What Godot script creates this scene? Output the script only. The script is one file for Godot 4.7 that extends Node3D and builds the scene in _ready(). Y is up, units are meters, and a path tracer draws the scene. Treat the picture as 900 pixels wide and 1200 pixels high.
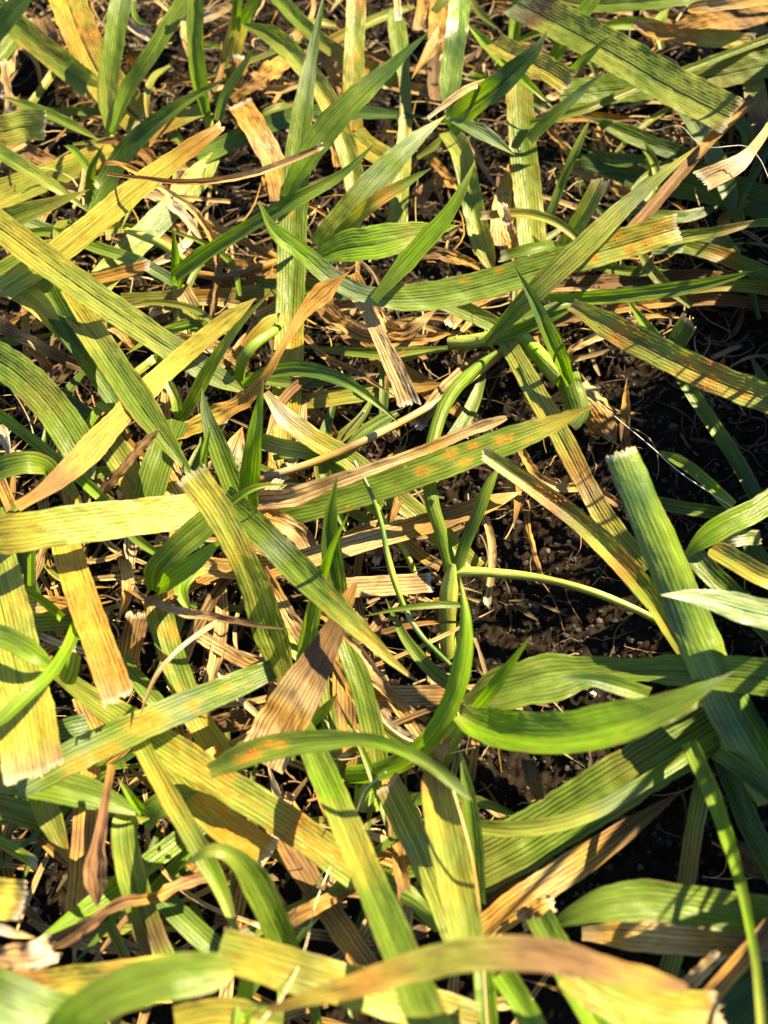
extends Node3D
# A close view down into a rust-spotted grass clump. Real scale: one unit is one metre, a blade is about 4 mm wide.

const MM := 0.001
const SUN_FROM := Vector3(0.60, 0.68, -0.42)      # where the sun stands
const FOV := 54.0
const FOCUS := 0.138
var eye := Vector3(0, 0.126, 0.066)
var look_at_point := Vector3(0, 0.012, 0)
var px_focal := 1.0
var cam_basis := Basis()
var noise := FastNoiseLite.new()
var fine := FastNoiseLite.new()
var rng := RandomNumberGenerator.new()
var leaf_mat: StandardMaterial3D
var dead_mat: StandardMaterial3D
var gloss_mat: StandardMaterial3D
var stem_mat: StandardMaterial3D
var rust_mat: StandardMaterial3D
var fray_mat: StandardMaterial3D
var count := {}
var serial := 0
var landmarks := []     # [short phrase, place] of every thing named so far

# real-world base colours (linear), by the letter used in the lists below
var tone := {
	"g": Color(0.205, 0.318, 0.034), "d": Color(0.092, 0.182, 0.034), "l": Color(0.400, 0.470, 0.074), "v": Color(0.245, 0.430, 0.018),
	"y": Color(0.570, 0.500, 0.066), "o": Color(0.470, 0.270, 0.048), "s": Color(0.530, 0.395, 0.180), "b": Color(0.205, 0.124, 0.048),
	"k": Color(0.080, 0.050, 0.027), "w": Color(0.720, 0.660, 0.500), "p": Color(0.390, 0.225, 0.105), "a": Color(0.305, 0.415, 0.185),
	"m": Color(0.250, 0.275, 0.042),
}


func _ready() -> void:
	rng.seed = 41
	noise.seed = 7; noise.noise_type = FastNoiseLite.TYPE_SIMPLEX; noise.frequency = 1.0
	fine.seed = 19; fine.noise_type = FastNoiseLite.TYPE_SIMPLEX; fine.frequency = 1.0; fine.fractal_octaves = 2

	var cam := Camera3D.new(); cam.name = "camera"; add_child(cam)
	cam.look_at_from_position(eye, look_at_point, Vector3.UP)
	cam.fov = FOV; cam.near = 0.004; cam.far = 20.0; cam.keep_aspect = Camera3D.KEEP_HEIGHT
	var lens := CameraAttributesPhysical.new()
	lens.frustum_focal_length = 23.55; lens.frustum_focus_distance = FOCUS; lens.exposure_aperture = 19.0
	lens.frustum_near = 0.004; lens.frustum_far = 20.0
	cam.attributes = lens
	cam.fov = FOV
	cam.current = true
	cam_basis = cam.global_transform.basis
	px_focal = 600.0 / tan(deg_to_rad(FOV) / 2.0)

	var env := Environment.new()
	env.background_mode = Environment.BG_SKY
	var sky_look := ProceduralSkyMaterial.new()
	sky_look.sky_top_color = Color(0.36, 0.47, 0.68); sky_look.sky_horizon_color = Color(0.80, 0.82, 0.84); sky_look.sky_curve = 0.14
	sky_look.ground_bottom_color = Color(0.10, 0.08, 0.05); sky_look.ground_horizon_color = Color(0.35, 0.36, 0.30)
	env.sky = Sky.new(); env.sky.sky_material = sky_look
	env.background_energy_multiplier = 0.46
	env.tonemap_mode = Environment.TONE_MAPPER_LINEAR
	env.tonemap_exposure = 4.6
	env.sdfgi_enabled = true; env.ssao_enabled = true; env.ssil_enabled = true
	var world := WorldEnvironment.new(); world.name = "world"; world.environment = env; add_child(world)

	var sun := DirectionalLight3D.new(); sun.name = "sun"; add_child(sun)
	sun.look_at_from_position(SUN_FROM, Vector3.ZERO, Vector3.UP)
	sun.light_energy = 1.6; sun.light_color = Color(1.0, 0.91, 0.74); sun.light_angular_distance = 0.5; sun.shadow_enabled = true

	make_materials()
	make_ground()
	make_clump()
	make_thatch()
	make_outer_grass()
	make_small_things()


# ---------------------------------------------------------------- materials

func make_materials() -> void:
	# fine fibre: streaks along a blade, tiny pale stipples; u runs across, v along
	var im := Image.create(256, 512, false, Image.FORMAT_RGBA8)
	var bump := Image.create(256, 512, false, Image.FORMAT_RGBA8)
	for y in 512:
		for x in 256:
			var streak := fine.get_noise_2d(x * 0.20, y * 0.004) * 0.5 + fine.get_noise_2d(x * 0.5 + 91.0, y * 0.010) * 0.5
			var dots := fine.get_noise_2d(x * 0.33 + 500.0, y * 0.22)
			var v := 0.90 + streak * 0.15 + (0.09 if dots > 0.5 else 0.0)
			v = clampf(v, 0.0, 1.0)
			im.set_pixel(x, y, Color(v, v, v))
			var h := clampf(0.5 + streak * 0.35 + dots * 0.3, 0.0, 1.0)
			bump.set_pixel(x, y, Color(h, h, h))
	var fibre := ImageTexture.create_from_image(im)
	var relief := ImageTexture.create_from_image(bump)
	leaf_mat = leaf_material("living leaf", fibre, relief, 0.42, Color(0.94, 1.0, 0.16), 0.42)
	gloss_mat = leaf_material("waxy leaf", fibre, relief, 0.30, Color(0.60, 0.66, 0.10), 0.50)
	dead_mat = leaf_material("dry leaf", fibre, relief, 0.72, Color(0.62, 0.52, 0.30), 0.35)
	stem_mat = leaf_material("stem", fibre, relief, 0.38, Color(0.25, 0.28, 0.08), 0.5)
	rust_mat = StandardMaterial3D.new(); rust_mat.albedo_color = Color(0.80, 0.46, 0.09); rust_mat.roughness = 0.9
	fray_mat = StandardMaterial3D.new(); fray_mat.albedo_color = Color(0.80, 0.72, 0.52); fray_mat.roughness = 0.8
	fray_mat.backlight_enabled = true; fray_mat.backlight = Color(0.6, 0.55, 0.4)


func leaf_material(called: String, tex: Texture2D, relief: Texture2D, rough: float, through: Color, gloss: float) -> StandardMaterial3D:
	var m := StandardMaterial3D.new(); m.resource_name = called
	m.vertex_color_use_as_albedo = true
	m.albedo_texture = tex
	m.heightmap_enabled = false
	m.normal_enabled = true
	var nm := (relief.get_image().duplicate() as Image)
	nm.bump_map_to_normal_map(2.0)
	m.normal_texture = ImageTexture.create_from_image(nm); m.normal_scale = 0.35
	m.roughness = rough; m.metallic_specular = gloss
	m.backlight_enabled = true; m.backlight = through
	m.cull_mode = BaseMaterial3D.CULL_DISABLED
	return m


# ---------------------------------------------------------------- helpers

func numbered(called: String) -> String:
	count[called] = count.get(called, -1) + 1
	return called if count[called] == 0 else "%s_%03d" % [called, count[called]]


func spot(x: float, y: float, h: float) -> Vector3:
	# the point at h millimetres above the soil that stands at (x, y) on a 900 x 1200 print
	var d := (cam_basis * Vector3((x - 450.0) / px_focal, -(y - 600.0) / px_focal, -1.0)).normalized()
	return eye + d * ((h * MM - eye.y) / d.y)


func spots(a: Array) -> PackedVector3Array:
	var out := PackedVector3Array()
	for i in range(0, a.size(), 3):
		out.append(spot(a[i], a[i + 1], a[i + 2]))
	return out


func along(p: PackedVector3Array, t: float) -> Vector3:
	# Catmull-Rom through p, t from 0 to 1
	var n := p.size() - 1
	var f := clampf(t, 0.0, 1.0) * n
	var i := mini(int(f), n - 1)
	var k := f - i
	var a := p[i - 1] if i > 0 else p[0] * 2.0 - p[1]
	var d := p[i + 2] if i + 2 <= n else p[n] * 2.0 - p[n - 1]
	return 0.5 * ((2.0 * p[i]) + (p[i + 1] - a) * k + (2.0 * a - 5.0 * p[i] + 4.0 * p[i + 1] - d) * k * k + (3.0 * p[i] - 3.0 * p[i + 1] + d - a) * k * k * k)


func evenly(p: PackedVector3Array, n: int) -> PackedVector3Array:
	# n + 1 points at equal distances along the curve
	var dense := PackedVector3Array()
	var run := PackedFloat32Array()
	var m := p.size() * 14
	var total := 0.0
	for i in m + 1:
		dense.append(along(p, float(i) / m))
		if i > 0:
			total += dense[i].distance_to(dense[i - 1])
		run.append(total)
	var out := PackedVector3Array()
	var j := 0
	for i in n + 1:
		var want := total * i / n
		while j < m - 1 and run[j + 1] < want:
			j += 1
		var span := maxf(run[j + 1] - run[j], 1e-9)
		out.append(dense[j].lerp(dense[j + 1], clampf((want - run[j]) / span, 0.0, 1.0)))
	return out


func ramp(list: Array, t: float) -> float:
	var f := clampf(t, 0.0, 1.0) * (list.size() - 1)
	var i := mini(int(f), list.size() - 2)
	var k := f - i
	return lerpf(list[i], list[i + 1], k * k * (3.0 - 2.0 * k))


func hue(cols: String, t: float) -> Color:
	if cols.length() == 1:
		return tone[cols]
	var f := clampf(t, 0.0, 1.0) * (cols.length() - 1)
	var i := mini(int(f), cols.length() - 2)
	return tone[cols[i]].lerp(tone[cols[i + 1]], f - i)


func width_at(t: float, end: String, o: Dictionary) -> float:
	var w := 1.0
	if o.has("ws"):
		w = ramp(o.ws, t)
	var start: String = o.get("s", "o")
	if start == "n":
		w *= lerpf(0.5, 1.0, smoothstep(0.0, 0.3, t))
	elif start == "p":
		w *= pow(clampf(t / o.get("sl", 0.3), 0.0, 1.0), 0.75)
	if end == "p":
		var tl: float = o.get("tl", 0.55)
		var k := clampf((1.0 - t) / tl, 0.0, 1.0)
		w *= lerpf(pow(k, 0.9), sin(k * PI / 2.0), 0.45)
	elif end == "r":
		var k := clampf((1.0 - t) / 0.10, 0.0, 1.0)
		w *= lerpf(0.35, 1.0, sqrt(k))
	return maxf(w, 0.012)


# A blade's mesh: ribbed, folded or rolled across, tapering along. Returns the mesh, and what its parts need.
func blade_shape(p: PackedVector3Array, w_px: float, cols: String, end: String, o: Dictionary, origin: Vector3, detail := 1.0) -> Dictionary:
	serial += 1
	var id := serial * 7.31
	var mid := along(p, 0.5)
	var depth := -(cam_basis.inverse() * (mid - eye)).z
	var w := w_px * 0.96 * depth / px_focal
	var length := 0.0
	for i in 24:
		length += along(p, i / 24.0).distance_to(along(p, (i + 1) / 24.0))
	var rows := clampi(int(length / (0.00042 / detail)), 14, 150)
	var ribs := clampi(int(round(w / 0.00046)), 2, 13)
	if o.has("nr"):
		ribs = o.nr
	var cols_n := ribs * (4 if detail >= 1.0 else 2)
	var c := evenly(p, rows)
	var fold: float = o.get("f", 0.22) * 1.15 + noise.get_noise_1d(id + 15.0) * 0.14
	var roll := deg_to_rad(o.get("r", 0.0) + noise.get_noise_1d(id) * 16.0)
	var twist := deg_to_rad(o.get("tw", noise.get_noise_1d(id + 25.0) * 26.0))
	var rust: float = o.get("ru", 0.0 if o.get("dead", false) or not (cols.contains("y") or cols.contains("o")) else 0.25)
	var vein: float = o.get("v", 0.44)
	var crumple: float = o.get("cr", 0.0)
	var edge_yellow: float = o.get("ye", 0.0)
	var dead: bool = o.get("dead", false)
	var thick: float = o.get("th", 0.0) * MM
	var tint := 1.0 + noise.get_noise_1d(id + 50.0) * 0.16
	var rs: float = o.get("r0", 0.0)
	var re: float = o.get("r1", 1.0)
	var pos := PackedVector3Array(); var uv := PackedVector2Array(); var colr := PackedColorArray(); var nor := PackedVector3Array()
	var mids := PackedVector3Array(); var sides := PackedVector3Array(); var ups := PackedVector3Array(); var halves := PackedFloat32Array()
	var prev_side := Vector3.ZERO
	for i in rows + 1:
		var t := float(i) / rows
		var tan_v := (c[mini(i + 1, rows)] - c[maxi(i - 1, 0)]).normalized()
		var want := ((eye - c[i]).normalized() * 0.6 + Vector3.UP * 0.4).normalized()
		var side := tan_v.cross(want)
		if side.length() < 0.25 and prev_side != Vector3.ZERO:
			side = prev_side - tan_v * prev_side.dot(tan_v)
		side = side.normalized()
		if prev_side != Vector3.ZERO:
			side = (side + prev_side * 1.5).normalized()
			side = (side - tan_v * side.dot(tan_v)).normalized()
		prev_side = side
		side = side.rotated(tan_v, roll + twist * (t - 0.5) + crumple * noise.get_noise_2d(t * 5.0, id) * 1.6)
		var up := side.cross(tan_v).normalized()
		if up.dot(want) < 0.0 and not o.has("tw") and crumple == 0.0:
			up = -up; side = -side
		var half := 0.5 * w * width_at(t, end, o) * (1.0 + noise.get_noise_2d(t * length * 220.0, id + 3.0) * (0.07 + crumple * 0.25))
		mids.append(c[i] - origin); sides.append(side); ups.append(up); halves.append(half)
	for i in rows + 1:
		var t := float(i) / rows
		var s := t * length * 1000.0   # millimetres along
		var base := hue(cols, t + noise.get_noise_2d(t * 6.0, id + 11.0) * 0.03)
		var half := halves[i]
		var along_v := mids[mini(i + 1, rows)] - mids[maxi(i - 1, 0)]
		along_v = along_v.normalized()
		for j in cols_n + 1:
			var u := 2.0 * j / cols_n - 1.0
			var au := absf(u)
			var x := u * half
			var fo := fold + crumple * 0.5 * noise.get_noise_2d(t * 4.0, id + 21.0)
			var lift := half * (fo * (sqrt(au * au + 0.02) - 0.14) )
			if o.has("roll"):      # rolled like a gutter
				var ang: float = u * float(o.roll) * 1.5
				var rad: float = half / sin(minf(float(o.roll) * 1.5, 1.57))
				x = rad * sin(ang); lift = rad * (1.0 - cos(ang)) * (1.0 if o.get("cup", false) else -1.0)
			var phase := (u * 0.5 + 0.5) * ribs
			var rib_no := floorf(minf(phase, ribs - 0.001))
			var groove := absf(sin(phase * PI))           # 0 in a groove
			var ridge := pow(groove, 0.55)
			lift += half * 2.0 / ribs * 0.10 * (ridge - 0.6) * (1.0 - 0.4 * au)
			lift += noise.get_noise_3d(s * 0.22, u * 0.7, id) * half * (0.07 + crumple * 0.7)
			if crumple > 0.0:
				lift += noise.get_noise_3d(s * 0.5, u * 2.6, id + 8.0) * half * crumple * 0.45
			# a wavy margin
			if au > 0.7:
				lift += noise.get_noise_2d(s * 0.16 + signf(u) * 40.0, id) * half * 0.10 * (au - 0.7) / 0.3
			var jag := 0.0
			if end == "c" and i >= rows - 2:
				jag = (noise.get_noise_2d(phase * 1.3, id) * 0.5 + absf(sin(phase * PI)) * 0.35 + noise.get_noise_2d(u * 1.1, id + 70.0) * 1.2 + u * noise.get_noise_1d(id + 71.0) * 1.6) * 0.00042 * (i - rows + 3) / 3.0
			pos.append(mids[i] + sides[i] * x + ups[i] * lift + along_v * jag)
			uv.append(Vector2(x * 55.0 + id * 0.37, s * 0.035 + id * 0.11))
			# colour of the leaf itself
			var q := base
			var blotch := noise.get_noise_3d(s * 0.16, u * 1.3, id + 33.0)
			var streaky := noise.get_noise_3d(s * 0.09, phase * 1.1, id + 44.0)
			var rib_tone := noise.get_noise_2d(rib_no * 3.7, id + 90.0)
			q = q * (tint + blotch * 0.16 + streaky * 0.20 + rib_tone * 0.16)
			if not dead:
				q = q.lerp(tone["y"] * 0.9, clampf(blotch * 0.42 + streaky * 0.2 - 0.12 + rust * 0.16, 0.0, 0.6))
				q = q.lerp(tone["y"], edge_yellow * smoothstep(0.55, 1.0, au))
			else:
				q = q.lerp(tone["b"] * 0.8, clampf(blotch * 0.6 + streaky * 0.3 - 0.08, 0.0, 0.6))
				q = q.lerp(tone["k"], clampf((noise.get_noise_3d(s * 0.35, phase * 1.5, id + 130.0) - 0.22) * 1.6, 0.0, 0.6))
			var own_vein := vein * (1.0 + 1.1 * noise.get_noise_3d(floorf(phase + 0.5) * 5.3, s * 0.05, id + 97.0))
			var dark := 1.0 - clampf(own_vein, 0.05, 0.9) * (1.0 - smoothstep(0.0, 0.62, groove))
			var vein_tint := Color(dark, dark, dark) if not dead else Color(dark, lerpf(dark, dark * dark, 0.5), dark * dark)
			q = Color(q.r * vein_tint.r, q.g * vein_tint.g, q.b * vein_tint.b)
			if rust > 0.0 and t >= rs and t <= re:
				var spot_n := noise.get_noise_3d(s * 0.62, phase * 0.75, id + 60.0) + noise.get_noise_3d(s * 0.17, u * 1.4, id + 61.0) * 0.55
				var hit := smoothstep(0.52 - rust * 0.62, 0.72 - rust * 0.5, spot_n)
				q = q.lerp(Color(0.56, 0.270, 0.022), hit * 0.8 * (0.5 + 0.5 * groove))
			if not dead and au > 0.74:      # margins that die back here and there
				q = q.lerp(tone["b"] * 1.5, clampf((noise.get_noise_2d(s * 0.28 + signf(u) * 77.0, id + 120.0) - 0.28) * 3.0, 0.0, 0.75) * smoothstep(0.74, 0.98, au))
			for cl in o.get("rc", []):
				var away: float = Vector2((t - cl[0]) * length * 1000.0 / 1.9, (u - cl[1]) * half * 1000.0).length() / (cl[2] * 0.8)
				if away < 2.2:
					q = q.lerp(tone["y"], (1.0 - smoothstep(0.4, 2.2, away)) * 0.5)
					var grit := noise.get_noise_3d(s * 1.1, phase * 1.4, id + 66.0)
					q = q.lerp(Color(0.62, 0.300, 0.022), (1.0 - smoothstep(0.35, 1.1, away - grit * 1.5)) * 0.85)
			if end == "c" and t > 0.9:
				q = q.lerp(tone["b"] * 1.3, clampf((t - 0.9) * 7.0 + noise.get_noise_2d(u * 1.6, id + 81.0) * 0.8 - 0.35, 0.0, 0.7) * o.get("tb", 1.0))
			if end == "p" and t > 0.965:
				q = q.lerp(tone["s"], (t - 0.965) / 0.035 * 0.8)
			if end == "c" and i >= rows - 1:
				q = q.lerp(tone["w"], 0.5)
			q.a = 1.0
			colr.append(q)
	var nrow := cols_n + 1
	nor.resize(pos.size())
	for i in rows + 1:
		for j in nrow:
			var a := pos[mini(i + 1, rows) * nrow + j] - pos[maxi(i - 1, 0) * nrow + j]
			var b := pos[i * nrow + mini(j + 1, cols_n)] - pos[i * nrow + maxi(j - 1, 0)]
			var n := b.cross(a)
			n = n.normalized() if n.length_squared() > 1e-20 else ups[i]
			nor[i * nrow + j] = n if n.dot(ups[i]) >= 0.0 else -n
	var idx := PackedInt32Array()
	for i in rows:
		for j in cols_n:
			var k := i * nrow + j
			idx.append_array([k, k + nrow, k + 1, k + 1, k + nrow, k + nrow + 1])
	if thick > 0.0:   # a second face below, joined round the rim
		var n0 := pos.size()
		for k in n0:
			var u2 := absf(2.0 * (k % nrow) / cols_n - 1.0)
			pos.append(pos[k] - nor[k] * thick * sqrt(maxf(0.0, 1.0 - pow(u2, 6.0)) + 0.02)); nor.append(-nor[k]); uv.append(uv[k]); colr.append(colr[k])
		for k in range(0, rows * cols_n * 6, 3):
			idx.append_array([idx[k] + n0, idx[k + 2] + n0, idx[k + 1] + n0])
		for j in cols_n:
			for e in [0, rows * nrow]:
				var k: int = e + j
				var q0 := pos.size()
				for m in [k, k + 1, k + n0, k + 1 + n0]:
					pos.append(pos[m]); uv.append(uv[m]); nor.append(along_end(mids, e > 0)); colr.append(tone["w"] if e > 0 and end == "c" else colr[m])
				idx.append_array([q0, q0 + 1, q0 + 2, q0 + 1, q0 + 3, q0 + 2])
		for i in rows:
			for j in [0, cols_n]:
				var k: int = i * nrow + j
				idx.append_array([k, k + nrow, k + n0, k + nrow, k + nrow + n0, k + n0])
	var arr := []
	arr.resize(Mesh.ARRAY_MAX)
	arr[Mesh.ARRAY_VERTEX] = pos; arr[Mesh.ARRAY_NORMAL] = nor; arr[Mesh.ARRAY_TEX_UV] = uv; arr[Mesh.ARRAY_COLOR] = colr; arr[Mesh.ARRAY_INDEX] = idx
	arr[Mesh.ARRAY_TANGENT] = null
	var mesh := ArrayMesh.new()
	mesh.add_surface_from_arrays(Mesh.PRIMITIVE_TRIANGLES, arr)
	return {"mesh": mesh, "mids": mids, "sides": sides, "ups": ups, "halves": halves, "rows": rows, "pos": pos, "nor": nor, "cols": cols_n, "id": id, "ribs": ribs, "colr": colr}


func along_end(mids: PackedVector3Array, last: bool) -> Vector3:
	var n := mids.size()
	return (mids[n - 1] - mids[n - 2]).normalized() if last else (mids[0] - mids[1]).normalized()


func put(called: String, mesh: Mesh, m: Material, parent: Node) -> MeshInstance3D:
	var o := MeshInstance3D.new(); o.name = called; o.mesh = mesh; o.material_override = m
	o.cast_shadow = GeometryInstance3D.SHADOW_CASTING_SETTING_ON
	parent.add_child(o, true)
	return o


func finish(st: SurfaceTool) -> ArrayMesh:
	st.generate_normals()
	return st.commit()


# parts that a blade carries: midrib, frayed fibres at a torn end, raised rust pustules
func dress(o: MeshInstance3D, s: Dictionary, end: String, opt: Dictionary, w_px: float) -> void:
	var r := RandomNumberGenerator.new(); r.seed = 1000 + serial
	var rows: int = s.rows
	var nrow: int = s.cols + 1
	if end == "c" and not opt.get("plain", false):
		var st := SurfaceTool.new(); st.begin(Mesh.PRIMITIVE_TRIANGLES)
		var dir := along_end(s.mids, true)
		var n: int = maxi(4, int(s.ribs * r.randf_range(0.5, 1.7)))
		for k in n:
			var j: int = clampi(int(r.randf() * s.cols), 0, s.cols - 1)
			var a: Vector3 = s.pos[rows * nrow + j] - dir * 0.0002
			var b: Vector3 = s.pos[rows * nrow + j + 1] - dir * 0.0002
			var long := r.randf_range(0.00012, 0.00036) * (2.2 if r.randf() < 0.12 else 1.0)
			var tip: Vector3 = (a + b) * 0.5 + (dir + s.sides[rows] * r.randf_range(-0.5, 0.5) + s.ups[rows] * r.randf_range(-0.3, 0.5)).normalized() * long
			var up: Vector3 = s.ups[rows] * 0.00005
			for tri in [[a + up, b + up, tip], [b - up, a - up, tip], [a + up, tip, a - up], [b + up, b - up, tip]]:
				for v in tri:
					st.add_vertex(v)
		put("frayed_tip", finish(st), fray_mat, o)
	if w_px >= 27.0 and not opt.has("roll") and opt.get("cr", 0.0) < 0.2:
		var st := SurfaceTool.new(); st.begin(Mesh.PRIMITIVE_TRIANGLES)
		var mj: int = s.cols / 2
		var step := 2
		for i in range(0, rows - step, step):
			var q := []
			for ii in [i, i + step]:
				var p: Vector3 = s.pos[ii * nrow + mj]
				var hw: float = minf(s.halves[ii] * 0.30, maxf(s.halves[ii] * 0.045, 0.00006))
				var side: Vector3 = s.sides[ii]
				var up: Vector3 = s.nor[ii * nrow + mj]
				q.append([p - side * hw - up * 0.00004, p + up * hw * 0.9, p + side * hw - up * 0.00004, s.colr[ii * nrow + mj + 2]])
			for k in 2:
				for v in [[0, k], [1, k], [0, k + 1], [0, k + 1], [1, k], [1, k + 1]]:
					var cc: Color = q[v[0]][3]
					st.set_color(Color(cc.r * 1.12, cc.g * 1.12, cc.b * 1.15)); st.set_uv(Vector2(v[1] * 0.02, (i + v[0] * step) * 0.004))
					st.add_vertex(q[v[0]][v[1]])
		put("midrib", finish(st), o.material_override, o)
	var rust: float = opt.get("ru", 0.0)
	if rust >= 0.3 or opt.has("rc"):
		var st := SurfaceTool.new(); st.begin(Mesh.PRIMITIVE_TRIANGLES)
		var n: int = int(s.mids.size() * rust * 0.7) + 22 * opt.get("rc", []).size()
		var id: float = s.id
		var made := 0
		for k in n * 40:
			var i := int(lerpf(opt.get("r0", 0.0), opt.get("r1", 1.0), r.randf()) * (rows - 2)) + 1
			var j: int = 2 + int(r.randf() * (s.cols - 4))
			var c: Color = s.colr[i * nrow + j]
			if c.r < c.g * 1.6:
				continue
			var p: Vector3 = s.pos[i * nrow + j]
			var nn: Vector3 = s.nor[i * nrow + j]
			var ln: Vector3 = (s.mids[i + 1] - s.mids[i - 1]).normalized() * r.randf_range(0.00007, 0.00026)
			var wd: Vector3 = s.sides[i] * r.randf_range(0.00003, 0.00007)
			var top := p + nn * 0.00006
			var ring := [p + ln, p + ln * 0.6 + wd, p - ln * 0.6 + wd, p - ln, p - ln * 0.6 - wd, p + ln * 0.6 - wd]
			for m in 6:
				st.add_vertex(top); st.add_vertex(ring[m]); st.add_vertex(ring[(m + 1) % 6])
			made += 1
			if made >= n:
				break
		if made > 0:
			var e := put("rust_pustules", finish(st), rust_mat, o); e.set_meta("kind", "stuff")


func tube_shape(p: PackedVector3Array, w_px: float, cols: String, o: Dictionary, origin: Vector3, sides := 14) -> ArrayMesh:
	serial += 1
	var id := serial * 3.77
	var depth := -(cam_basis.inverse() * (along(p, 0.5) - eye)).z
	var rad := 0.5 * w_px * depth / px_focal
	var length := 0.0
	for i in 24:
		length += along(p, i / 24.0).distance_to(along(p, (i + 1) / 24.0))
	var rows := clampi(int(length / 0.0005), 10, 120)
	var c := evenly(p, rows)
	var pos := PackedVector3Array(); var nor := PackedVector3Array(); var uv := PackedVector2Array(); var colr := PackedColorArray(); var idx := PackedInt32Array()
	var side := Vector3.RIGHT
	var rough: float = o.get("cr", 0.0)
	for i in rows + 1:
		var t := float(i) / rows
		var tv := (c[mini(i + 1, rows)] - c[maxi(i - 1, 0)]).normalized()
		side = (side - tv * side.dot(tv))
		side = side.normalized() if side.length() > 0.1 else tv.cross(Vector3.UP).normalized()
		var up := side.cross(tv)
		var rr := rad * (ramp(o.ws, t) if o.has("ws") else 1.0)
		if o.get("e", "o") == "p":
			rr *= pow(clampf((1.0 - t) / 0.5, 0.0, 1.0), 0.7)
		rr = maxf(rr, 0.00003)
		var base := hue(cols, t)
		for j in sides + 1:
			var a := TAU * j / sides
			var rib := 1.0 + 0.05 * cos(a * 7.0) + rough * 0.3 * noise.get_noise_3d(t * length * 900.0, cos(a) * 1.2, sin(a) * 1.2 + id)
			pos.append(c[i] - origin + (side * cos(a) + up * sin(a)) * rr * rib)
			nor.append((side * cos(a) + up * sin(a)).normalized())
			uv.append(Vector2(float(j) / sides * 0.2 + id, t * length * 35.0))
			var q := base * (1.0 + 0.20 * noise.get_noise_3d(t * length * 300.0, a, id) + 0.16 * cos(a * 7.0))
			q.a = 1.0
			colr.append(q)
	for i in rows:
		for j in sides:
			var k := i * (sides + 1) + j
			idx.append_array([k, k + 1, k + sides + 1, k + 1, k + sides + 2, k + sides + 1])
	for e in [0, rows]:      # close the ends
		var q0 := pos.size()
		var out := (c[0] - c[1]).normalized() if e == 0 else (c[rows] - c[rows - 1]).normalized()
		pos.append(c[e] - origin); nor.append(out); uv.append(Vector2(0, 0)); colr.append(hue(cols, float(e) / rows) * 0.9)
		for j in sides + 1:
			pos.append(pos[e * (sides + 1) + j]); nor.append(out); uv.append(Vector2(0, 0)); colr.append(hue(cols, float(e) / rows) * 0.9)
		for j in sides:
			if e == 0: idx.append_array([q0, q0 + 2 + j, q0 + 1 + j])
			else: idx.append_array([q0, q0 + 1 + j, q0 + 2 + j])
	var arr := []
	arr.resize(Mesh.ARRAY_MAX)
	arr[Mesh.ARRAY_VERTEX] = pos; arr[Mesh.ARRAY_NORMAL] = nor; arr[Mesh.ARRAY_TEX_UV] = uv; arr[Mesh.ARRAY_COLOR] = colr; arr[Mesh.ARRAY_INDEX] = idx
	var mesh := ArrayMesh.new()
	mesh.add_surface_from_arrays(Mesh.PRIMITIVE_TRIANGLES, arr)
	return mesh


# one living blade, at top level
func B(label: String, w: float, cols: String, end: String, pts: Array, o := {}) -> void:
	single("grass_leaf", label, "grass blade", "living blades of the grass clump", w, cols, end, pts, o, gloss_mat if o.has("gl") else leaf_mat)


# one dead blade or straw, at top level
func D(label: String, w: float, cols: String, end: String, pts: Array, o := {}) -> void:
	o["dead"] = true
	if not o.has("cr"):
		o["cr"] = 0.10
	single("dead_grass_leaf", label, "dead blade", "dead blades in the grass clump", w, cols, end, pts, o, dead_mat)


func single(called: String, label: String, category: String, group: String, w: float, cols: String, end: String, pts: Array, o: Dictionary, m: Material) -> void:
	var p := spots(pts)
	var s := blade_shape(p, w, cols, end, o, p[0])
	var n := put(numbered(called), s.mesh, m, self)
	n.position = p[0]
	n.set_meta("label", label); n.set_meta("category", category); n.set_meta("group", group)
	landmarks.append([brief(label), along(p, 0.5)])
	dress(n, s, end, o, w)


# a round stalk, root or fibre, at top level
func T(called: String, label: String, category: String, w: float, cols: String, pts: Array, o := {}) -> void:
	var p := spots(pts)
	var n := put(numbered(called), tube_shape(p, w, cols, o, p[0], 8 if w < 5.0 else 14), stem_mat, self)
	n.position = p[0]
	n.set_meta("label", label); n.set_meta("category", category)


# several leaves that grow from one stem: each is [part name, width, tones, end, points, options]
func shoot(label: String, at: Array, parts: Array) -> void:
	var root := Node3D.new(); root.name = numbered("grass_shoot"); add_child(root)
	var base := spot(at[0], at[1], at[2])
	root.position = base
	landmarks.append([brief(label), base + Vector3.UP * 0.006])
	root.set_meta("label", label); root.set_meta("category", "grass shoot"); root.set_meta("group", "young shoots with several leaves")
	for a in parts:
		var p := spots(a[4])
		var o: Dictionary = a[5] if a.size() > 5 else {}
		if a[0] == "stem":
			put("stem", tube_shape(p, a[1], a[2], o, base), stem_mat, root)
		else:
			var s := blade_shape(p, a[1], a[2], a[3], o, base)
			var n := put(a[0], s.mesh, dead_mat if o.get("dead", false) else (gloss_mat if o.has("gl") else leaf_mat), root)
			dress(n, s, a[3], o, a[1])


# the first words of a label, for saying what stands beside it
func brief(label: String) -> String:
	var out := []
	for w in label.get_slice(",", 0).split(" "):
		if out.size() >= 7:
			break
		out.append(w)
	while out.size() > 3 and out[-1] in ["with", "and", "at", "the", "a", "of", "in", "on", "under", "to", "from", "by", "over", "its", "its", "left", "right", "behind", "before", "lying", "running", "standing", "slanting", "reaching", "down", "up", "two", "three", "level", "across", "low", "leaning", "that", "into", "through", "upper", "cut", "dark", "pale"]:
		out.pop_back()
	return " ".join(out)


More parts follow.
